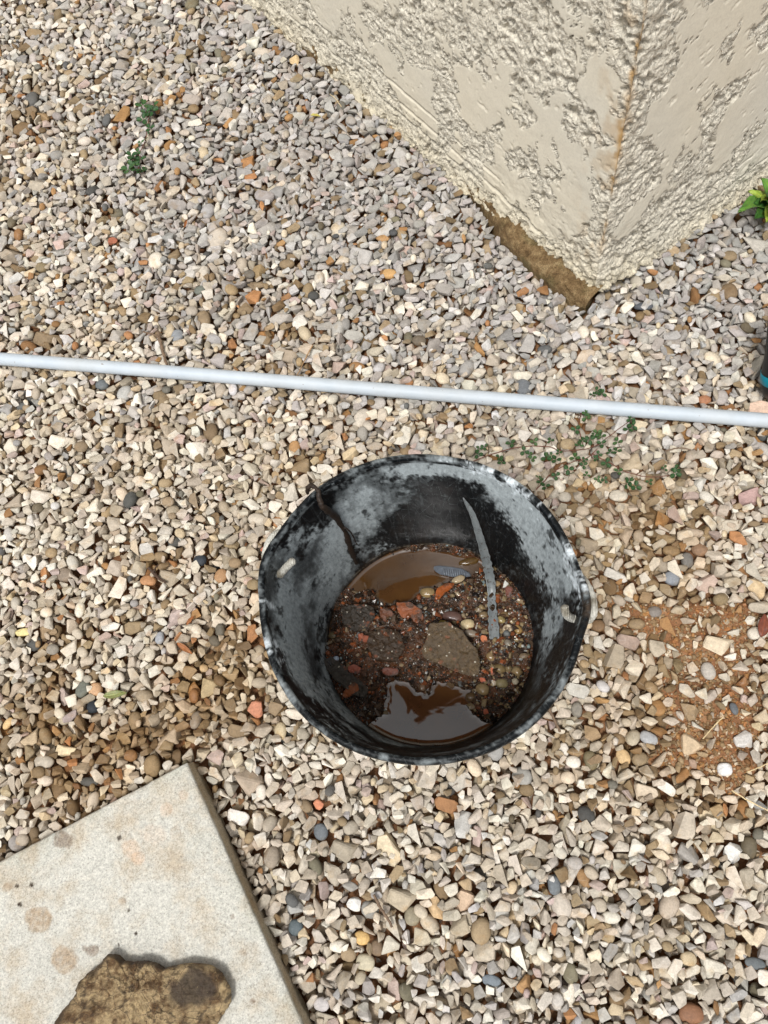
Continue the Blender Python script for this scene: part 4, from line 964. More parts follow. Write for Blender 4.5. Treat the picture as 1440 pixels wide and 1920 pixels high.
# ------------------------------------------------------------------ water and rubble in the bucket
ZW = .045
POOL_A = [(648, 1082), (690, 1055), (740, 1034), (800, 1030), (850, 1038), (905, 1052), (930, 1062), (900, 1070), (868, 1088), (850, 1086), (838, 1092), (822, 1096), (806, 1104), (790, 1108), (782, 1118), (768, 1130), (735, 1134), (706, 1128), (703, 1112), (690, 1108), (668, 1110), (655, 1100)]
POOL_B = [(722, 1288), (742, 1276), (765, 1280), (778, 1296), (795, 1306), (806, 1292), (818, 1278), (838, 1276), (856, 1288), (880, 1296), (884, 1312), (872, 1322), (884, 1340), (904, 1352), (930, 1358), (940, 1374), (880, 1396), (800, 1404), (730, 1396), (680, 1372), (700, 1352), (722, 1336), (726, 1312)]
def build_contents():
    st = .0016; R_ = .162; g = np.arange(-R_, R_ + st, st); n = len(g)
    X, Y = np.meshgrid(g + BX, g + BY, indexing='ij'); rad = np.hypot(X - BX, Y - BY)
    pa = [at(x, y, ZW)[:2] for x, y in POOL_A]; pb = [at(x, y, ZW)[:2] for x, y in POOL_B]
    sa = poly_sd(X, Y, pa); sb = poly_sd(X, Y, pb); sd = np.minimum(sa, sb) + .004 * fbm(X * 90, Y * 90, 0, 3, 101)
    px, py = proj(X, Y, 0 * X + ZW + .01)
    mound = blob_field(px, py, [(730, 1210, 80, 50, .022), (850, 1210, 70, 50, .020), (960, 1160, 60, 80, .010), (720, 1300, 20, 30, .0), (640, 1250, 40, 30, .012), (920, 1240, 60, 60, .012)])
    pit = blob_field(px, py, [(612, 1170, 24, 30, .018), (800, 1262, 30, 10, .014), (735, 1262, 22, 8, .014), (770, 1240, 20, 20, .008), (650, 1120, 20, 14, .008)])
    rel = np.clip(sd, -.03, .03)
    h = ZW + np.where(rel > 0, .010 * (1 - np.exp(-rel / .004)) + .22 * rel, rel * 1.2) + mound * sstep(0, .02, rel) - pit * sstep(0, .01, rel)
    clod = fbm(X * 50, Y * 50, 0, 4, 103, .6); h = h + (.0125 * clod + .0052 * fbm(X * 170, Y * 170, 0, 4, 105, .65)) * (.35 + .65 * sstep(-.004, .006, rel))
    h = np.maximum(h, .006)
    V = np.stack([X, Y, h], -1).reshape(-1, 3); F = grid_faces(n, n); rin = r_in(h.ravel()) + .001
    keep = (rad.ravel()[F] < (rin[F])).all(1); F = F[keep]
    M = Mat('wet_mud'); n1 = M.noise(120, 6, .7); n2 = M.noise(520, 4, .7); n3 = M.noise(34, 4, .6)
    c = M.ramp(n1, [(.25, lin(26, 19, 14)), (.5, lin(56, 40, 28)), (.75, lin(96, 72, 50))])
    c = M.mix(c, lin(100, 60, 32), M.ramp(n3, [(.46, 0), (.64, .7)]))
    v = M.vor(420); spk = M.ramp(v.outputs['Color'], [(.86, 0), (.88, 1)]); c = M.mix(c, lin(136, 80, 52), M.math('MULTIPLY', spk, .8))
    v2 = M.vor(700); spk2 = M.ramp(v2.outputs['Color'], [(.90, 0), (.92, 1)]); c = M.mix(c, lin(190, 190, 178), M.math('MULTIPLY', spk2, .8))
    m = M.set(Base_Color=c, Roughness=.24, Specular_IOR_Level=.6, Normal=M.bump(n2, .8, .0024, M.bump(v.outputs['Distance'], .5, .002)))
    o = obj('mud', mesh_np('mud', V, F, [m], True)); tag(o, 'dark wet mud and mortar grit heaped in the bucket', 'mud', None, 'stuff')
    # water: a shallow disc, slightly ruffled at its edges
    ng, nr = 180, 60; th = np.linspace(0, 2 * np.pi, ng + 1)[:-1]; rr = np.linspace(0.0005, float(r_in(ZW)) + .0012, nr)
    TH, RR = np.meshgrid(th, rr, indexing='ij'); x = np.cos(TH) * RR; y = np.sin(TH) * RR
    z = .00010 * fbm(x * 30, y * 30, 0, 2, 111) + .0018 * np.exp(-(float(r_in(ZW)) - RR) / .0022)
    # capillary rise against the heap
    ix = np.clip(((x + R_) / st).astype(int), 0, n - 1); iy = np.clip(((y + R_) / st).astype(int), 0, n - 1); gap = ZW - h[ix, iy]
    z = z + .0006 * np.exp(-np.clip(gap, 0, 1) / .0018)
    Vw = np.stack([x, y, z], -1).reshape(-1, 3); Fw = grid_faces(ng, nr, True)
    Mw = Mat('muddy_water'); nn = Mw.noise(16, 4, .5); cw = Mw.ramp(nn, [(.3, lin(58, 39, 20)), (.7, lin(80, 55, 28))]); nb = Mw.noise(26, 2, .5, dist=.6)
    mw = Mw.set(Base_Color=cw, Roughness=.02, IOR=1.5, Specular_IOR_Level=.95, Normal=Mw.bump(nb, .05, .003))
    ow = obj('water', mesh_np('water', Vw, Fw[:, ::-1] if False else Fw, [mw], True)); ow.location = (BX, BY, ZW); tag(ow, 'shallow muddy brown water pooled round the rubble in the bucket', 'water', None, 'structure')
    def hgt(x_, y_):
        i = int(np.clip((x_ - BX + R_) / st, 0, n - 1)); j = int(np.clip((y_ - BY + R_) / st, 0, n - 1)); return h[i, j]
    # grit and small rubble
    rng = np.random.default_rng(21); shapes = []
    for k in range(16):
        bm = angular_bm(np.random.default_rng(900 + k), (1, rng.uniform(.6, .95), rng.uniform(.35, .7)), 9); shapes.append(bm_arrays(bm) + (False,)); bm.free()
    for k in range(4): Vv, Tt = rounded(np.random.default_rng(950 + k), (1, rng.uniform(.7, .95), rng.uniform(.5, .7)), 1); shapes.append((Vv, Tt, True))
    pal = [((58, 46, 38), .24), ((88, 72, 58), .18), ((36, 32, 30), .14), ((122, 70, 42), .13), ((148, 84, 50), .05), ((142, 124, 98), .10), ((112, 114, 112), .06), ((206, 204, 196), .04), ((140, 158, 160), .02), ((96, 62, 40), .02)]
    cols = np.array([lin(*c_) for c_, _ in pal]); pr = np.array([p for _, p in pal]); pr /= pr.sum()
    Vs, Fs, As, Sm = [], [], [], []; off = 0
    for k in range(8200):
        a = rng.uniform(0, 2 * np.pi); r = .158 * math.sqrt(rng.random()); x_, y_ = BX + r * math.cos(a), BY + r * math.sin(a); hh = hgt(x_, y_)
        if hh < ZW - .003 or r > float(r_in(hh)) - .001: continue
        pxx = float(proj(x_, y_, hh)[0]); right = 1 / (1 + math.exp(-(pxx - 880) / 25))
        s = float(np.clip(rng.lognormal(math.log(.0029), .62), .001, .013)) * (1 + .55 * right * rng.random())
        if s > .007 and rng.random() < .35: continue
        Vv, Tt, sm = shapes[rng.integers(len(shapes))]; E_ = np.array(Euler(rng.uniform(0, 6.28, 3)).to_matrix())
        if s > .004: E_ = np.array(Euler((rng.normal(0, .3), rng.normal(0, .3), rng.uniform(0, 6.28))).to_matrix())
        q = (Vv * s) @ E_.T + np.array([x_, y_, hh + s * .12]); ci = rng.choice(len(pal), p=pr); c_ = cols[ci] * rng.uniform(.7, 1.1)
        if s > .005 and rng.random() < .4 * right: c_ = np.array(lin(150, 130, 96)) * rng.uniform(.6, 1)
        Vs.append(q); Fs.append(Tt + off); off += len(q); As.append(np.tile([*c_, .9], (len(q), 1))); Sm.append(np.full(len(Tt), sm))
    for k in range(230):
        a = rng.uniform(0, 2 * np.pi); r = .150 * math.sqrt(rng.random()); x_, y_ = BX + r * math.cos(a), BY + r * math.sin(a); hh = hgt(x_, y_)
        if hh < ZW + .002: continue
        pxx, pyy = proj(x_, y_, hh)
        if 780 < pxx < 915 and 1155 < pyy < 1275: continue
        s = float(rng.uniform(.008, .019)); Vv, Tt, sm = shapes[rng.integers(16)]; E_ = np.array(Euler((rng.normal(0, .5), rng.normal(0, .5), rng.uniform(0, 6.28))).to_matrix())
        q = (Vv * s); q = (q * (1 + .1 * fbm(q[:, 0] * 300, q[:, 1] * 300, q[:, 2] * 300, 2, k))[:, None]) @ E_.T + np.array([x_, y_, hh + s * .06])
        c_ = np.array(lin(*[(58, 44, 32), (84, 64, 46), (48, 38, 30), (116, 66, 40), (104, 84, 62), (74, 56, 42)][rng.integers(6)])) * rng.uniform(.7, 1.1)
        Vs.append(q); Fs.append(Tt + off); off += len(q); As.append(np.tile([*c_, .9], (len(q), 1))); Sm.append(np.full(len(Tt), sm))
    o = obj('rubble', mesh_np('rubble', np.vstack(Vs), np.vstack(Fs), [MAT_WETSTONE], np.concatenate(Sm), {'col': np.vstack(As)}))
    tag(o, 'fine wet grit of mortar, brick crumbs and small pebbles on the mud', 'rubble', None, 'stuff')
    return hgt
HGT = build_contents()

Mb = Mat('wet_brick'); _c = Mb.attr('col'); _n = Mb.noise(200, 5, .7); _n2 = Mb.noise(900, 3); _v = Mb.vor(520)
_c = Mb.mix(_c, Mb.ramp(_n, [(.3, .72), (.6, 1.08)]), 1.0, 'MULTIPLY'); _c = Mb.mix(_c, lin(60, 34, 22), Mb.ramp(_v.outputs['Color'], [(.88, 0), (.9, .6)]))
_c = Mb.mix(_c, lin(52, 38, 24), Mb.ramp(Mb.noise(85, 4, .65), [(.50, 0), (.62, .85)]))
MAT_BRICK = Mb.set(Base_Color=_c, Roughness=.42, Normal=Mb.bump(_n2, .4, .001, Mb.bump(_n, .3, .002)), Specular_IOR_Level=.4)
Mm = Mat('wet_mortar'); _c = Mm.attr('col'); _n = Mm.noise(160, 6, .7); _n2 = Mm.noise(700, 4, .7); _v = Mm.vor(480)
_c = Mm.mix(_c, Mm.ramp(_n, [(.3, .55), (.5, 1.0), (.72, 1.6)]), 1.0, 'MULTIPLY'); _c = Mm.mix(_c, lin(190, 184, 168), Mm.ramp(_v.outputs['Color'], [(.90, 0), (.92, .8)])); _c = Mm.mix(_c, lin(128, 72, 44), Mm.ramp(Mm.noise(90, 3), [(.62, 0), (.68, .6)]))
MAT_MORTAR = Mm.set(Base_Color=_c, Roughness=.4, Normal=Mm.bump(_n2, .7, .0015, Mm.bump(_n, .5, .003)), Specular_IOR_Level=.45)
def plate(poly_px, z, thick, rgb, name, label, cat, mat=None, tilt=(0, 0), rough=.0012, seed=0, wet=.5):
    """flat broken piece from its outline, real thickness, chamfered and uneven"""
    W = np.array([at(x, y, z + thick)[:2] for x, y in poly_px]); cen = W.mean(0); W = W - cen
    bm = bmesh.new(); vs = [bm.verts.new((p[0], p[1], thick / 2)) for p in W]; f = bm.faces.new(vs)
    if f.normal.z < 0 or sum(W[i][0] * W[(i + 1) % len(W)][1] - W[(i + 1) % len(W)][0] * W[i][1] for i in range(len(W))) < 0: f.normal_flip()
    r = bmesh.ops.extrude_face_region(bm, geom=[f]); nv = [g for g in r['geom'] if isinstance(g, bmesh.types.BMVert)]
    for v_ in nv: v_.co.z = -thick / 2; v_.co.x *= .92; v_.co.y *= .92
    bmesh.ops.recalc_face_normals(bm, faces=bm.faces)
    bmesh.ops.bevel(bm, geom=list(bm.edges), offset=min(.0012, thick * .16), segments=2, affect='EDGES', clamp_overlap=True)
    bmesh.ops.triangulate(bm, faces=bm.faces)
    for _ in range(6 if thick > .0105 else 3):
        ee = [e for e in bm.edges if e.calc_length() > (.0019 if thick > .0105 else .003)]
        if not ee or len(bm.faces) > 9000: break
        bmesh.ops.subdivide_edges(bm, edges=ee, cuts=1, use_grid_fill=False); bmesh.ops.triangulate(bm, faces=[f for f in bm.faces if len(f.verts) > 3])
    V, T = bm_arrays(bm); bm.free()
    V = V + rough * np.stack([fbm(V[:, 0] * 130 + s, V[:, 1] * 130, V[:, 2] * 130, 5, 700 + seed + s, .6) for s in range(3)], -1)
    V = V @ np.array(Euler((tilt[0], tilt[1], 0)).to_matrix()).T
    c = np.array(lin(*rgb)); A = np.tile([*c, wet], (len(V), 1)); A[:, :3] *= (1 + .25 * fbm(V[:, 0] * 120, V[:, 1] * 120, V[:, 2] * 120, 3, 710 + seed))[:, None]
    o = obj(name, mesh_np(name, V, T, [mat or MAT_BRICK], False, {'col': A})); o.location = (cen[0], cen[1], z + thick / 2); tag(o, label, cat); return o
def hz(px, py):
    z = ZW + .01
    for _ in range(8): w = at(px, py, z); z = max(HGT(w[0], w[1]), ZW - .002)
    return z
plate([(742, 1130), (768, 1128), (792, 1144), (794, 1164), (776, 1170), (752, 1156), (744, 1142)], hz(768, 1150) + .002, .009, (130, 66, 22), 'brick_shard', 'largest flat brick red shard near the middle of the bucket', 'brick shard', tilt=(.08, .05), seed=1)
plate([(816, 1116), (818, 1104), (836, 1093), (852, 1092), (848, 1100), (834, 1112), (822, 1126)], hz(832, 1108) + .002, .008, (146, 74, 24), 'brick_shard', 'bright orange pointed brick shard between upper pool and rubble', 'brick shard', tilt=(-.1, .05), seed=2)
plate([(641, 1304), (648, 1290), (664, 1276), (672, 1284), (674, 1294), (662, 1302), (648, 1308)], hz(658, 1292) + .003, .011, (136, 72, 28), 'brick_shard', 'leaf shaped orange brick shard at the lower left of the rubble', 'brick shard', tilt=(.1, -.1), seed=3)
plate([(710, 1142), (726, 1138), (738, 1150), (736, 1164), (720, 1166), (712, 1156)], hz(724, 1152), .009, (98, 54, 28), 'brick_shard', 'dull red brick shard left of the largest shard', 'brick shard', tilt=(.1, .2), seed=4, rough=.002)
plate([(946, 1100), (956, 1096), (962, 1104), (958, 1118), (948, 1116)], hz(954, 1108), .008, (104, 50, 30), 'brick_shard', 'dark red brick shard right of the plastic strip', 'brick shard', tilt=(.2, .1), seed=5)
plate([(670, 1188), (680, 1186), (682, 1200), (672, 1202)], hz(677, 1195) + .001, .007, (140, 70, 38), 'brick_shard', 'small orange brick chip on the left of the heap', 'brick shard', tilt=(.1, .3), seed=6)
plate([(682, 1190), (694, 1192), (692, 1204), (680, 1203)], hz(688, 1198) + .001, .007, (136, 66, 36), 'brick_shard', 'round cornered brick chip touching the small orange chip', 'brick shard', tilt=(.1, -.2), seed=7)
plate([(722, 1192), (734, 1192), (732, 1206), (723, 1207)], hz(728, 1200), .007, (116, 58, 26), 'brick_shard', 'square red brick chip in the middle of the heap', 'brick shard', tilt=(-.1, .2), seed=8)
plate([(722, 1222), (732, 1216), (736, 1230), (724, 1236)], hz(729, 1228), .007, (110, 54, 32), 'brick_shard', 'red brick chip below the square chip on the heap', 'brick shard', tilt=(.2, -.2), seed=9)
plate([(716, 1252), (728, 1250), (748, 1254), (746, 1264), (726, 1266), (718, 1262)], hz(732, 1258) + .002, .010, (112, 56, 34), 'brick_shard', 'brown red brick piece overhanging the lower pool', 'brick shard', tilt=(.1, 0), seed=10, rough=.002)
plate([(650, 1250), (664, 1244), (678, 1252), (672, 1262), (656, 1262)], hz(664, 1254), .008, (140, 66, 40), 'brick_shard', 'muddy red brick piece at the left of the heap', 'brick shard', tilt=(.2, .1), seed=11, rough=.0022)
plate([(902, 1190), (912, 1192), (914, 1202), (904, 1204), (900, 1196)], hz(907, 1197) + .002, .007, (196, 116, 74), 'brick_shard', 'pale orange brick chip below the plastic strip', 'brick shard', tilt=(.1, .2), seed=12)
plate([(918, 1252), (924, 1250), (928, 1264), (922, 1266)], hz(923, 1258), .006, (176, 90, 52), 'brick_shard', 'slim orange brick chip in the right pebbles', 'brick shard', tilt=(.1, .1), seed=13)
plate([(898, 1270), (908, 1270), (912, 1278), (902, 1279)], hz(905, 1274), .006, (170, 84, 48), 'brick_shard', 'little orange brick chip near the right shore of the lower pool', 'brick shard', tilt=(.1, .1), seed=14)
plate([(906, 1330), (914, 1328), (917, 1338), (908, 1340)], hz(911, 1334), .006, (176, 88, 54), 'brick_shard', 'orange brick chip lowest on the right side of the bucket', 'brick shard', tilt=(.1, .1), seed=15)
plate([(806, 1168), (838, 1164), (868, 1182), (896, 1218), (902, 1244), (896, 1266), (868, 1262), (834, 1248), (800, 1234), (790, 1220), (800, 1196)], hz(846, 1214) - .004, .022, (80, 64, 42), 'mortar_chunk', 'large flat brown mortar chunk right of the middle in the bucket', 'mortar', MAT_MORTAR, (.10, -.06), .0030, 20, .5)
plate([(640, 1140), (664, 1132), (696, 1134), (704, 1150), (690, 1176), (664, 1184), (642, 1168)], hz(670, 1158) - .003, .016, (42, 33, 22), 'mortar_chunk', 'dark brown mortar lump at the upper left of the heap', 'mortar', MAT_MORTAR, (.1, .1), .0034, 21, .6)
plate([(690, 1186), (724, 1178), (752, 1186), (758, 1214), (742, 1240), (706, 1238), (688, 1214)], hz(724, 1210) - .006, .018, (56, 41, 26), 'mortar_chunk', 'reddish brown mortar lump in the centre left of the heap', 'mortar', MAT_MORTAR, (-.08, .08), .0040, 22, .6)
plate([(600, 1240), (622, 1230), (652, 1252), (690, 1290), (684, 1310), (660, 1300), (628, 1276)], hz(648, 1272) - .008, .014, (56, 50, 42), 'mortar_chunk', 'greyish mortar lump at the lower left against the bucket side', 'mortar', MAT_MORTAR, (0, .05), .0032, 23, .6)
PEBS = [(876, 1172, 27, 21, -10, (206, 186, 146), 'cream round pebble right of the middle in the bucket'), (883, 1188, 24, 14, 10, (142, 128, 112), 'grey brown pebble tucked under the cream pebble'),
        (802, 1112, 28, 19, 5, (146, 124, 86), 'tan pebble at the edge of the upper pool'), (848, 1157, 36, 20, 10, (98, 74, 66), 'purplish brown flat stone beside the largest brick shard'),
        (831, 1170, 16, 14, 0, (122, 104, 44), 'olive yellow pebble on the mortar chunk edge'), (860, 1087, 26, 14, -20, (172, 154, 124), 'pale tan stone under the ribbed plastic piece'),
        (880, 1054, 40, 14, -10, (88, 66, 34), 'brown wet stone in the upper pool beside the bucket side'), (945, 1153, 15, 13, 0, (126, 102, 70), 'brown pebble above the snail shell'),
        (940, 1163, 16, 12, 40, (150, 132, 88), 'small tan pebble touching the plastic strip'), (971, 1180, 18, 14, 60, (152, 122, 76), 'ochre pebble right of the snail shell'),
        (941, 1282, 21, 16, 0, (136, 124, 90), 'olive beige oval pebble at the lower right of the rubble'), (938, 1254, 20, 16, 20, (116, 98, 66), 'brown pebble above the olive beige oval one'),
        (905, 1293, 24, 20, 30, (132, 112, 80), 'rough tan stone at the right shore of the lower pool'), (884, 1308, 22, 18, 0, (102, 80, 54), 'brown round stone standing in the lower pool'),
        (966, 1278, 12, 12, 0, (176, 164, 140), 'pale small pebble against the right side of the bucket'), (906, 1153, 16, 12, 0, (128, 108, 80), 'tan pebble left of the plastic strip'),
        (864, 1203, 22, 15, 0, (150, 130, 98), 'knobbly tan stone on top of the mortar chunk'), (659, 1146, 26, 18, 30, (150, 126, 96), 'pale brown stone at the upper left of the heap'),
        (626, 1192, 18, 14, 0, (110, 96, 70), 'dull olive pebble by the left side of the bucket'), (930, 1095, 12, 16, 10, (170, 142, 104), 'upright tan pebble right of the strip near the upper pool'),
        (630, 1236, 10, 13, -20, (186, 200, 216), 'small bluish white chip at the left of the heap'), (818, 1151, 13, 9, 20, (206, 202, 192), 'small white chip right of the largest brick shard'),
        (792, 1289, 12, 12, 0, (118, 94, 72), 'small brown pebble between heap and lower pool'), (712, 1231, 14, 11, 0, (106, 92, 68), 'greyish olive pebble in the middle left of the heap'),
        (982, 1230, 16, 10, -10, (124, 106, 84), 'brown pebble at the far right of the rubble'), (920, 1232, 18, 14, 40, (140, 116, 82), 'tan pebble right of the mortar chunk'), (952, 1206, 14, 12, 20, (128, 118, 104), 'grey pebble below the snail shell')]
for q, (px, py, L, Wd, ang, rgb, lab) in enumerate(PEBS):
    z = hz(px, py); w = at(px, py, z); mpp = (H - z) / FPX * 1.04; rng = np.random.default_rng(1200 + q)
    V, T = rounded(rng, (L * mpp, Wd * mpp, Wd * mpp * .7), 3); V = V * (1 + .05 * fbm(V[:, 0] * 200, V[:, 1] * 200, V[:, 2] * 200, 2, q))[:, None]
    V = V @ np.array(Euler((0, 0, -math.radians(ang) + (math.pi / 2 if Wd > L else 0))).to_matrix()).T
    A = np.tile([*(np.array(lin(*rgb)) * .9), .9], (len(V), 1)); o = obj('pebble', mesh_np('pebble', V, T, [MAT_WETSTONE], True, {'col': A}))
    o.location = (w[0], w[1], z + Wd * mpp * .22); tag(o, lab, 'pebble')
#@@PART3
# ------------------------------------------------------------------ other things in and over the bucket
def simple_mat(name, rgb, rough=.6, var=.25, scale=120, spec=.4, trans=0.0, bumpd=.001):
    M = Mat(name); n = M.noise(scale, 5, .65); c = M.mix(lin(*rgb), M.ramp(n, [(.3, 1 - var), (.5, 1.0), (.7, 1 + var)]), 1.0, 'MULTIPLY')
    if trans: M.set(Subsurface_Weight=trans)
    return M.set(Base_Color=c, Roughness=rough, Specular_IOR_Level=spec, Normal=M.bump(n, .4, bumpd))
def build_strip():
    w0 = on_wall(869, 930); w1 = on_wall(884, 962)
    def q(px, py, z): return at(px, py, z)
    z0 = w0[2]
    pts = [w0 + np.array([0, -.004, 0]), q(886, 965, z0 - .026), q(899, 1005, z0 - .065), q(909, 1040, z0 - .105), q(916, 1070, z0 - .135), q(921, 1100, max(z0 - .155, hz(921, 1100) + .012)), q(922, 1130, hz(922, 1130) + .007), q(925, 1165, hz(925, 1165) + .006), q(927, 1198, hz(927, 1198) + .004)]
    P = smooth_path(pts, 70); n = len(P); T = np.gradient(P, axis=0); T /= np.linalg.norm(T, axis=1)[:, None]
    wd = np.interp(np.linspace(0, 1, n), [0, .06, .2, .4, .6, .68, .8, .95, 1], [.0016, .0042, .0070, .0094, .0098, .0080, .0090, .0112, .0096])
    side = np.cross(T, P - np.array([0, 0, 1.25]) + np.array([0, .25, 0])); side /= np.linalg.norm(side, axis=1)[:, None]; nor = np.cross(side, T)
    m = 9; u = np.linspace(-1, 1, m); V = []
    for sgn in (1, -1):
        for k in range(n):
            jag = 1 + .10 * math.sin(k * 1.7) * (k > 20) + .06 * math.sin(k * 4.3)
            V.append(P[k] + np.outer(u * wd[k] * jag, side[k]) * .5 * 1.45 + np.outer((.0026 * (1 - u * u) + sgn * .0007), nor[k]))
    V = np.concatenate(V); N = n * m; F = grid_faces(n, m); F2 = F[:, ::-1] + N
    k = np.arange(n - 1); e1 = np.stack([k * m, (k + 1) * m, (k + 1) * m + N, k * m + N], 1)[:, ::-1]; e2 = np.stack([k * m, (k + 1) * m, (k + 1) * m + N, k * m + N], 1) + m - 1
    i = np.arange(m - 1); c1 = np.stack([i, i + 1, i + 1 + N, i + N], 1); c2 = np.stack([i, i + 1, i + 1 + N, i + N], 1)[:, ::-1] + (n - 1) * m
    M = Mat('grey_plastic_scrap'); nn = M.noise(60, 4); n2 = M.noise(200, 4, .7); c = M.mix(M.ramp(nn, [(.3, lin(98, 104, 106)), (.7, lin(126, 130, 130))]), lin(60, 46, 34), M.ramp(n2, [(.56, 0), (.66, .85)]))
    m_ = M.set(Base_Color=c, Roughness=.38, Normal=M.bump(n2, .2, .001))
    o = obj('plastic_strip', mesh_np('plastic_strip', V, np.vstack([F, F2, e1, e2, c1, c2]), [m_], True)); tag(o, 'grey curved plastic strip leaning against the far inside of the bucket', 'plastic strip')
build_strip()
def build_ribbed():
    pts = [(812, 1062), (822, 1060), (845, 1063), (866, 1066), (880, 1074), (884, 1080), (868, 1082), (846, 1081), (824, 1076), (815, 1071)]
    root = plate(pts, ZW + .002, .007, (96, 100, 106), 'plastic_piece', 'dark grey ribbed plastic piece half in the upper pool', 'plastic piece', simple_mat('dark_grey_plastic', (74, 80, 88), .4, .3), (.05, 0), .0004, 31, .4)
    V, F = [], []; cen = np.array(root.location)
    for k in range(10):
        x = 832 + k * 4.2; a, b = at(x, 1066 + k * .5, ZW + .0106), at(x + 1.5, 1078 + k * .4, ZW + .0106)
        v, f = tube([a - cen, (a + b) / 2 - cen + [0, 0, .0002], b - cen], .0007, 6); F.append([f[0] + sum(len(q) for q in V), f[1] + sum(len(q) for q in V)]); V.append(v)
    o = obj('rib', mesh_np('rib', np.vstack(V), [np.vstack([f[0] for f in F]), np.vstack([f[1] for f in F])], [simple_mat('rib_grey', (120, 126, 134), .4)], True), root)
build_ribbed()
def build_snail():
    w = at(953, 1180, hz(953, 1180)); V = []; F = []; n = 90; P = []; rad = []
    for k in range(n):
        t = k / (n - 1); a = t * 2.6 * 2 * math.pi; r = .0066 * math.exp(-2.2 * (1 - t)) ; P.append([r * math.cos(a), r * math.sin(a), .0042 * (1 - t) ** 1.2]); rad.append(max(.0006, r * .50))
    v, f = tube(P, rad, 12); M = Mat('snail_shell'); wv = M.n('ShaderNodeTexNoise'); wv.inputs['Scale'].default_value = 260; M.l(M.coord(), wv.inputs['Vector'])
    m = M.set(Base_Color=M.ramp(wv.outputs['Fac'], [(.35, lin(96, 76, 58)), (.55, lin(178, 160, 134)), (.7, lin(204, 190, 166))]), Roughness=.35)
    o = obj('snail_shell', mesh_np('snail_shell', v, f, [m], True)); o.location = (w[0], w[1], w[2] + .003); tag(o, 'small coiled snail shell among pebbles right of the plastic strip', 'snail shell')
build_snail()
def rough_tube(pts, rad, n=60, jit=.0015, seed=0, m=9, lump=.35):
    P = smooth_path(pts, n); t = np.linspace(0, 1, n)
    P = P + jit * np.stack([fbm(t * 14 + s * 9, t * 0 + seed, 0, 3, seed + s) for s in range(3)], -1) * np.minimum(1, np.minimum(t, 1 - t) * 12)[:, None]
    r = np.interp(t, np.linspace(0, 1, len(rad)), rad) * (1 + lump * fbm(t * 30, 0 * t, seed, 3, seed + 7)); V, F = tube(P, r, m)
    V = V + .12 * rad[len(rad) // 2] * np.stack([fbm(V[:, 0] * 700, V[:, 1] * 700, V[:, 2] * 700, 2, seed + s + 20) for s in range(3)], -1); return V, F
def build_root():
    ww = [on_wall(x, y) for x, y in ((622, 962), (637, 982), (648, 1005), (656, 1030), (664, 1052))]
    inn = [w + np.array([BX - w[0], BY - w[1], 0]) * .03 for w in ww]
    rim = at(598, 934, .338); pts = [at(577, 926, .325), at(577, 915, .337), at(587, 912, .343), at(596, 921, .344), rim, at(602, 946, .334), at(610, 953, .322)] + inn
    V, F = rough_tube(pts, [.0018, .0026, .0030, .0026, .0032, .0042, .0046, .0042, .0042, .0038, .0034], 110, .0016, 5, 9, .5)
    br = rough_tube([inn[1], inn[1] + [.010, -.004, -.012], inn[2] + [.012, -.006, -.012]], [.0016, .0012, .0006], 24, .001, 8, 6)
    V2 = np.vstack([V, br[0]]); F2 = [np.vstack([F[0], br[1][0] + len(V)]), np.vstack([F[1], br[1][1] + len(V)])]
    m = simple_mat('muddy_root', (38, 27, 18), .6, .5, 300, .4, bumpd=.002); o = obj('root', mesh_np('root', V2, F2, [m], True)); tag(o, 'dark muddy root hooked over the upper left bucket rim', 'root')
build_root()

# ------------------------------------------------------------------ twigs, straws, fallen leaves
MT = simple_mat('dry_twig', (112, 92, 74), .8, .4, 260); MT2 = simple_mat('dark_twig', (70, 52, 40), .8, .4, 260); MS = simple_mat('dry_straw', (206, 184, 142), .7, .2, 160)
def twig(pts, rad, mat, label, name='twig', z=.008, side=None, seed=0, zs=None):
    P = [at(x, y, z if zs is None else zs[k]) for k, (x, y) in enumerate(pts)]; V, F = rough_tube(P, rad, 40, .0008, seed, 7, .3); Fs = [F[0]]; Ft = [F[1]]
    for s_ in (side or []):
        v, f = rough_tube([at(x, y, z + .002) for x, y in s_], [rad[0] * .7, rad[0] * .4], 20, .0006, seed + 3, 6); Fs.append(f[0] + len(V)); Ft.append(f[1] + len(V)); V = np.vstack([V, v])
    cen = V.mean(0); o = obj(name, mesh_np(name, V - cen, [np.vstack(Fs), np.vstack(Ft)], [mat], True)); o.location = cen; tag(o, label, 'twig' if name == 'twig' else name); return o
twig([(296, 622), (302, 645), (307, 665), (313, 684)], [.0034, .0030, .0024], MT, 'knobbly forked grey brown twig just above the pipe on the left', z=.012, side=[[(303, 640), (290, 628), (268, 622)]], seed=2)
twig([(701, 1678), (712, 1700), (724, 1718), (735, 1738)], [.0022, .0020, .0020], MT, 'straight grey brown twig among the gravel below the bucket', z=.011, seed=3)
twig([(1018, 1300), (1030, 1330), (1042, 1355), (1050, 1372)], [.0026, .0024, .0018], MT, 'thin brown twig sticking out under the lower right bucket rim', z=.012, seed=4)
twig([(586, 648), (575, 668), (564, 690), (556, 706)], [.0011, .0011, .0009], simple_mat('tan_stem', (150, 118, 82), .8, .3), 'slender tan stem leaning toward the middle of the pipe', z=.012, seed=5)
twig([(1248, 845), (1275, 840), (1295, 843)], [.0013, .0012, .0010], MT, 'short thin twig right of the clover runner', z=.012, seed=6)
twig([(1355, 1345), (1338, 1362), (1318, 1385)], [.0010, .0010, .0008], MS, 'pale straw beside the large cream stone on the earth', 'straw', .012, seed=7)
twig([(1372, 1482), (1405, 1502), (1440, 1520)], [.0010, .0010, .0008], MS, 'pale straw at the lower right edge below the bare earth', 'straw', .012, seed=8)
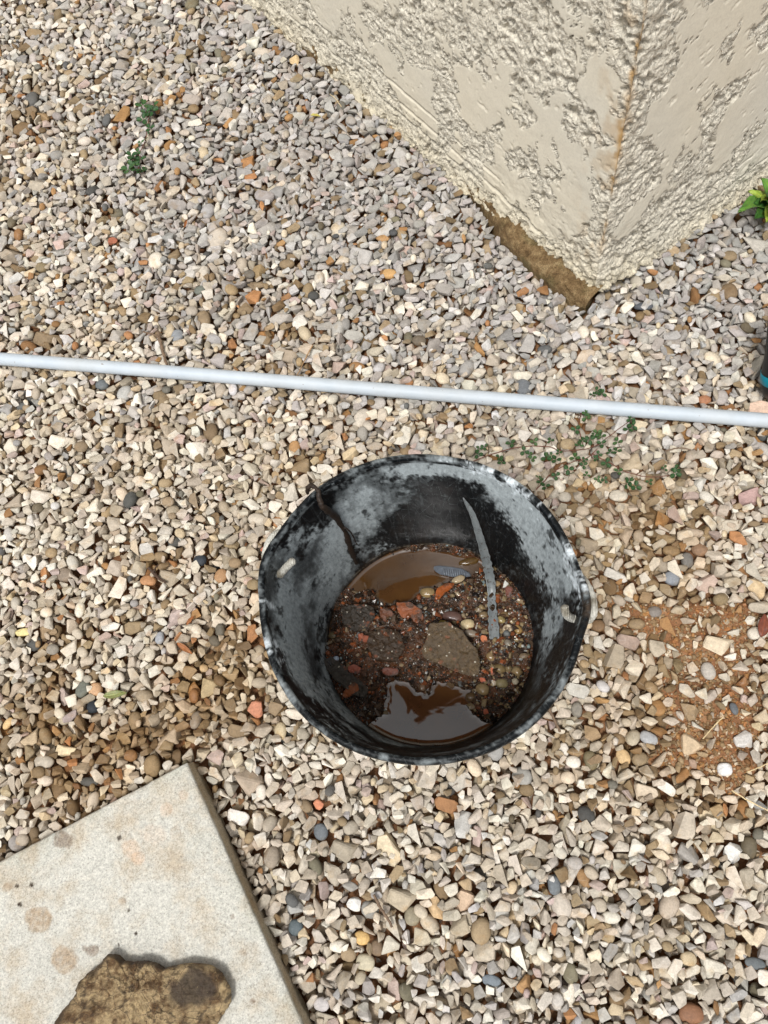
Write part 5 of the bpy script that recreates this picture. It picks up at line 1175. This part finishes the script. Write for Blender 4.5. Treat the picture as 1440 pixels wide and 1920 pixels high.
twig([(1400, 1448), (1420, 1440), (1446, 1428)], [.0009, .0009, .0008], MS, 'short straw near the right edge above the longer straw', 'straw', .012, seed=9)
twig([(276, 1062), (288, 1074), (300, 1086), (312, 1092)], [.0024, .0028, .0018], MT2, 'dark broken twig in the brown gravel left of the bucket', z=.006, side=[[(288, 1074), (292, 1064), (298, 1058)]], seed=10)
twig([(640, 200), (628, 184), (618, 176)], [.0009, .0008, .0006], MS, 'tiny pale straw at the foot of the wall on the left', 'straw', .012, seed=11)
def leaf_mesh(L, W, curl=.25, lobes=0, fold=.12, seed=0, tip=1.0, n=14, m=9):
    """leaf along +x from its base at the origin, a real thin body"""
    t = np.linspace(0, 1, n); wdt = np.sin(np.pi * np.clip(t, 0, 1) ** (.85 if tip < 1 else 1.0)) ** (.75) * (1 - .25 * t) + .04 * (1 - t)
    if lobes: wdt = wdt * (1 + .13 * np.sin(t * lobes * 2 * np.pi + seed)) + .05 * (1 - t)
    u = np.linspace(-1, 1, m); T_, U = np.meshgrid(t, u, indexing='ij'); Wd = wdt[:, None]
    X = T_ * L; Y = U * Wd * W / 2; Z = np.abs(U) * Wd * W * fold - curl * L * T_ ** 2 + .35 * curl * L * T_ + .03 * L * fbm(T_ * 5, U * 2, seed, 2, seed) * 2
    V = np.stack([X, Y, Z], -1).reshape(-1, 3); N = len(V); V2 = V - np.array([0, 0, max(.00035, L * .008)]); F = grid_faces(n, m)
    rim = list(range(m)) + [k * m + m - 1 for k in range(1, n)] + [(n - 1) * m + j for j in range(m - 2, -1, -1)] + [k * m for k in range(n - 2, 0, -1)]
    e = np.array([[rim[i], rim[(i + 1) % len(rim)], rim[(i + 1) % len(rim)] + N, rim[i] + N] for i in range(len(rim))])
    vein = (np.abs(U) < .08).astype(float).ravel() + 0.5 * (np.abs(((T_ * 7 - np.abs(U) * 1.5) % 1) - .5) < .08).ravel() * (Wd[:, 0].repeat(m) > 0)
    return np.vstack([V, V2]), [F[:, ::-1] if False else F, F[:, ::-1] + N, e[:, ::-1]], np.concatenate([vein, vein])
def leaf_mat(name, rgb, rgb2, rough=.5):
    M = Mat(name); v = M.attr('vein', 'Fac'); n = M.noise(90, 4, .6); c = M.ramp(n, [(.3, lin(*rgb)), (.7, lin(*rgb2))]); c = M.mix(c, M.mix(c, (1.7, 1.6, 1.3), 1.0, 'MULTIPLY'), M.math('MULTIPLY', v, .7))
    return M.set(Base_Color=c, Roughness=rough, Subsurface_Weight=.12, Subsurface_Scale=.004, Specular_IOR_Level=.4, Normal=M.bump(n, .3, .001))
def single_leaf(px, py, L, W, deg, mat, label, name='fallen_leaf', z=.010, seed=0, curl=.15, tilt=(0, 0)):
    V, F, ve = leaf_mesh(L, W, curl, 0, .2, seed); w = at(px, py, z); o = obj(name, mesh_np(name, V - [L / 2, 0, 0], F, [mat], True, {'vein': ve})); o.location = w; o.rotation_euler = (tilt[0], tilt[1], math.radians(deg)); tag(o, label, 'leaf'); return o
MLg = leaf_mat('olive_leaf', (104, 112, 66), (128, 134, 86)); MLb = leaf_mat('dead_leaf', (124, 78, 46), (160, 106, 66), .7)
single_leaf(215, 1302, .040, .014, 8, MLg, 'narrow olive green fallen leaf in the gravel above the slab', seed=1, z=.013)
single_leaf(345, 1215, .032, .010, -35, MLb, 'curled brown dead leaf in the stained gravel left of the bucket', seed=2, z=.012, curl=.4)
single_leaf(356, 1163, .020, .007, 60, MLb, 'small curled rusty leaf above the brown dead leaf', seed=3, z=.012, curl=.4)
single_leaf(348, 418, .026, .006, 80, MLb, 'slim brown leaf standing in the grey gravel on the left', seed=4, z=.014, curl=.3, tilt=(.5, 0))
single_leaf(1432, 1172, .040, .02, 70, leaf_mat('dark_red_leaf', (92, 48, 36), (120, 70, 52)), 'dark reddish leaf at the right edge on bare earth', seed=5, z=.010)
single_leaf(592, 216, .024, .009, -10, leaf_mat('yellow_leaf', (150, 140, 70), (176, 164, 92)), 'yellowish small leaf in the gravel near the wall', seed=6, z=.010)

# ------------------------------------------------------------------ clover runners
MST = simple_mat('clover_runner', (104, 62, 46), .6, .3, 200); MLC = leaf_mat('clover_leaf', (28, 58, 28), (44, 80, 38), .6); MLC2 = leaf_mat('clover_leaf_pale', (40, 70, 36), (62, 96, 52), .6)
def trefoil(seed, mat):
    Vs, Fs, ve = [], [[], [], []], []; off = 0
    for k in range(3):
        L = .0088; t = np.linspace(0, 1, 8); u = np.linspace(-1, 1, 7); T_, U = np.meshgrid(t, u, indexing='ij'); Wd = np.sin(np.pi * (.06 + .80 * T_)) ** .8
        X = .0012 + T_ * L * (1 - .16 * (np.abs(U) < .3) * (T_ > .9)); Y = U * Wd * L * .43; Z = np.abs(U) * Wd * L * .16 + .0004 * np.sin(k + seed) + T_ * L * .12
        V = np.stack([X, Y, Z], -1).reshape(-1, 3); a = k * 2.094 + .1 * math.sin(seed + k); Rm = np.array([[math.cos(a), -math.sin(a), 0], [math.sin(a), math.cos(a), 0], [0, 0, 1]]); V = V @ Rm.T
        N = len(V); V2 = V - [0, 0, .0003]; F = grid_faces(8, 7); rim = list(range(7)) + [q * 7 + 6 for q in range(1, 8)] + [7 * 7 + j for j in range(5, -1, -1)] + [q * 7 for q in range(6, 0, -1)]
        e = np.array([[rim[i], rim[(i + 1) % len(rim)], rim[(i + 1) % len(rim)] + N, rim[i] + N] for i in range(len(rim))])
        Vs += [V, V2]; Fs[0].append(F + off); Fs[1].append(F[:, ::-1] + N + off); Fs[2].append(e[:, ::-1] + off); vv = (np.abs(U) < .12).astype(float).ravel(); ve += [vv, vv]; off += 2 * N
    return mesh_np('leaf', np.vstack(Vs), [np.vstack(f) for f in Fs], [mat], True, {'vein': np.concatenate(ve)})
TREF = [trefoil(k, MLC if k % 3 else MLC2) for k in range(6)]
def clover(stems, leaves, label, seed):
    w0 = at(*stems[0][0], .0); root = empty('clover', (w0[0], w0[1], 0), label, 'clover'); rng = np.random.default_rng(seed); base = np.array([w0[0], w0[1], 0])
    for st in stems:
        P = [at(x, y, .010 + .004 * rng.random()) - base for x, y in st]; V, F = rough_tube(P, [.0010, .0009, .0006], 60, .0015, seed, 6, .2); obj('stem', mesh_np('stem', V, F, [MST], True), root)
    for x, y, *sc in leaves:
        s = (sc[0] if sc else 1.0) * rng.uniform(.6, 1.1); z = .012 + .010 * rng.random(); w = at(x, y, z) - base
        o = obj('leaf', TREF[rng.integers(6)], root); o.location = w; o.rotation_euler = (rng.normal(0, .3), rng.normal(0, .3), rng.uniform(0, 6.28)); o.scale = (s, s, s)
        g_ = w + np.array([rng.uniform(-.008, .008), rng.uniform(-.008, .008), 0]); g_[2] = .004; V, F = tube([g_, (g_ + w) / 2 + [0, 0, .002], w], .0004, 5); obj('leaf_stalk', mesh_np('leaf_stalk', V, F, [MST], True), root)
    return root
clover([[(880, 868), (925, 850), (985, 838), (1030, 838), (1060, 846), (1110, 838), (1145, 815), (1180, 790)], [(1005, 918), (1030, 892), (1060, 872), (1100, 858), (1120, 842)], [(1110, 850), (1150, 872), (1200, 892), (1265, 892)], [(1090, 772), (1085, 800), (1095, 840)]],
       [(898, 842), (908, 838), (896, 852), (958, 832), (940, 866), (936, 858), (983, 846), (993, 852), (998, 860), (1002, 828), (1032, 826), (1024, 858), (1034, 854), (1042, 862), (1048, 848), (1080, 806), (1100, 782), (1098, 774), (1112, 817), (1120, 812), (1127, 818), (1106, 824), (1086, 834), (1092, 826),
        (1096, 862), (1094, 872), (1066, 880), (1070, 888), (1042, 892), (1022, 912), (1010, 896), (1014, 904), (1116, 860), (1122, 852), (1137, 868), (1128, 832), (1158, 828), (1156, 846), (1186, 798), (1182, 786), (1178, 804), (1126, 902), (1134, 900), (1120, 898), (1180, 902), (1176, 908), (1218, 904), (1246, 878), (1266, 888), (1268, 880), (1160, 884), (1144, 848), (1078, 858), (1100, 890), (1128, 738, .9), (1120, 732, .9), (1112, 740, .8), (1192, 912)],
       'creeping clover with reddish runners spreading right above the bucket', 41)
clover([[(262, 322), (258, 300), (272, 262), (278, 230), (282, 200), (290, 196)]],
       [(268, 197, 1.8), (290, 200, 1.9), (274, 210, 1.6), (286, 208, 1.6), (268, 224, 2.2), (281, 240, 1.2), (278, 246, 1.), (272, 262, 1.2), (264, 268, 1.0), (258, 286, 1.7), (246, 292, 1.8), (262, 300, 1.8), (252, 300, 1.5), (240, 318, 2.0), (262, 322, 1.9), (250, 310, 1.6), (268, 318, 1.6), (246, 298, 1.)],
       'small upright clover sprig alone in the grey gravel at the upper left', 42)

# ------------------------------------------------------------------ leafy weed at the right edge
def build_weed():
    w0 = at(1452, 392, .0); root = empty('leafy_weed', (w0[0], w0[1], 0), 'bright green broad leaved weed by the wall at the right edge', 'weed'); rng = np.random.default_rng(77)
    mats = [leaf_mat('weed_leaf', (58, 96, 34), (92, 134, 52), .45), leaf_mat('weed_leaf_yellow', (112, 136, 46), (150, 168, 72), .45), leaf_mat('weed_leaf_dark', (38, 76, 30), (60, 98, 42), .45)]
    spec = [(1380, 392, .085, .050, 0, .22), (1402, 360, .070, .026, 1, .1), (1426, 338, .095, .050, 0, .35), (1424, 376, .060, .040, 1, .3), (1418, 414, .070, .040, 2, .2), (1440, 416, .075, .042, 1, .35), (1470, 350, .085, .045, 0, .4), (1500, 390, .090, .050, 2, .3), (1480, 420, .080, .045, 0, .3), (1436, 366, .06, .04, 2, .5), (1410, 384, .062, .036, 2, .12), (1446, 396, .06, .04, 0, .55)]
    for k, (x, y, L, W, mi, lift) in enumerate(spec):
        tip = at(x, y, .02 + lift * .10) - np.array([w0[0], w0[1], 0]); b = np.array([rng.uniform(-.006, .006), rng.uniform(-.006, .006), .004]); d_ = tip - b; Lr = np.linalg.norm(d_)
        V, F, ve = leaf_mesh(max(Lr, .04), W * max(Lr, .04) / L if Lr < L else W, .30, 2, .14, k, n=20); o = obj('leaf', mesh_np('leaf', V, F, [mats[mi]], True, {'vein': ve}), root)
        o.location = b; o.rotation_euler = (rng.normal(0, .15), -math.atan2(d_[2] + .01, math.hypot(d_[0], d_[1])) - .12, math.atan2(d_[1], d_[0]))
    st = rough_tube([[0, 0, -.01], [0, 0, .012], [.002, .001, .03]], [.005, .004, .002], 16, .0005, 3, 8); obj('stem', mesh_np('stem', st[0], st[1], [mats[0]], True), root)
build_weed()

# ------------------------------------------------------------------ tool at the right edge: round black housing with a teal band
def build_tool():
    b = at(1459, 742, .012); t_ = at(1470, 640, .10); ax = t_ - b; L = np.linalg.norm(ax); ax /= L
    root = empty('power_tool', (b[0], b[1], b[2]), 'black round tool end with a teal band standing at the right edge above the pipe', 'tool')
    def lathe(prof, mat, name):
        prof = np.array(prof); n = 40; th = np.arange(n) / n * 2 * np.pi; TH, K = np.meshgrid(th, np.arange(len(prof)), indexing='ij'); R_ = prof[:, 0][K]; Z = prof[:, 1][K]
        V = np.stack([np.cos(TH) * R_, np.sin(TH) * R_, Z], -1).reshape(-1, 3); o = obj(name, mesh_np(name, V, grid_faces(n, len(prof), True), [mat], True), root); o.rotation_mode = 'QUATERNION'; o.rotation_quaternion = Vector(ax).to_track_quat('Z', 'Y'); return o
    bl = simple_mat('black_tool_rubber', (26, 26, 28), .5, .2, 200); te = simple_mat('teal_plastic', (0, 118, 138), .35, .05, 60)
    r = .030
    lathe([(0, -.004), (.016, -.002), (.024, .004), (r - .001, .014), (r, .022), (r, .030)], bl, 'end_cap')
    lathe([(r + .0003, .030), (r + .0012, .031), (r + .0012, .047), (r + .0003, .048)], te, 'band')
    lathe([(r, .048), (r - .001, .060), (r - .003, .085), (r - .003, .150), (r - .006, .156), (0, .157)], bl, 'housing')
build_tool()
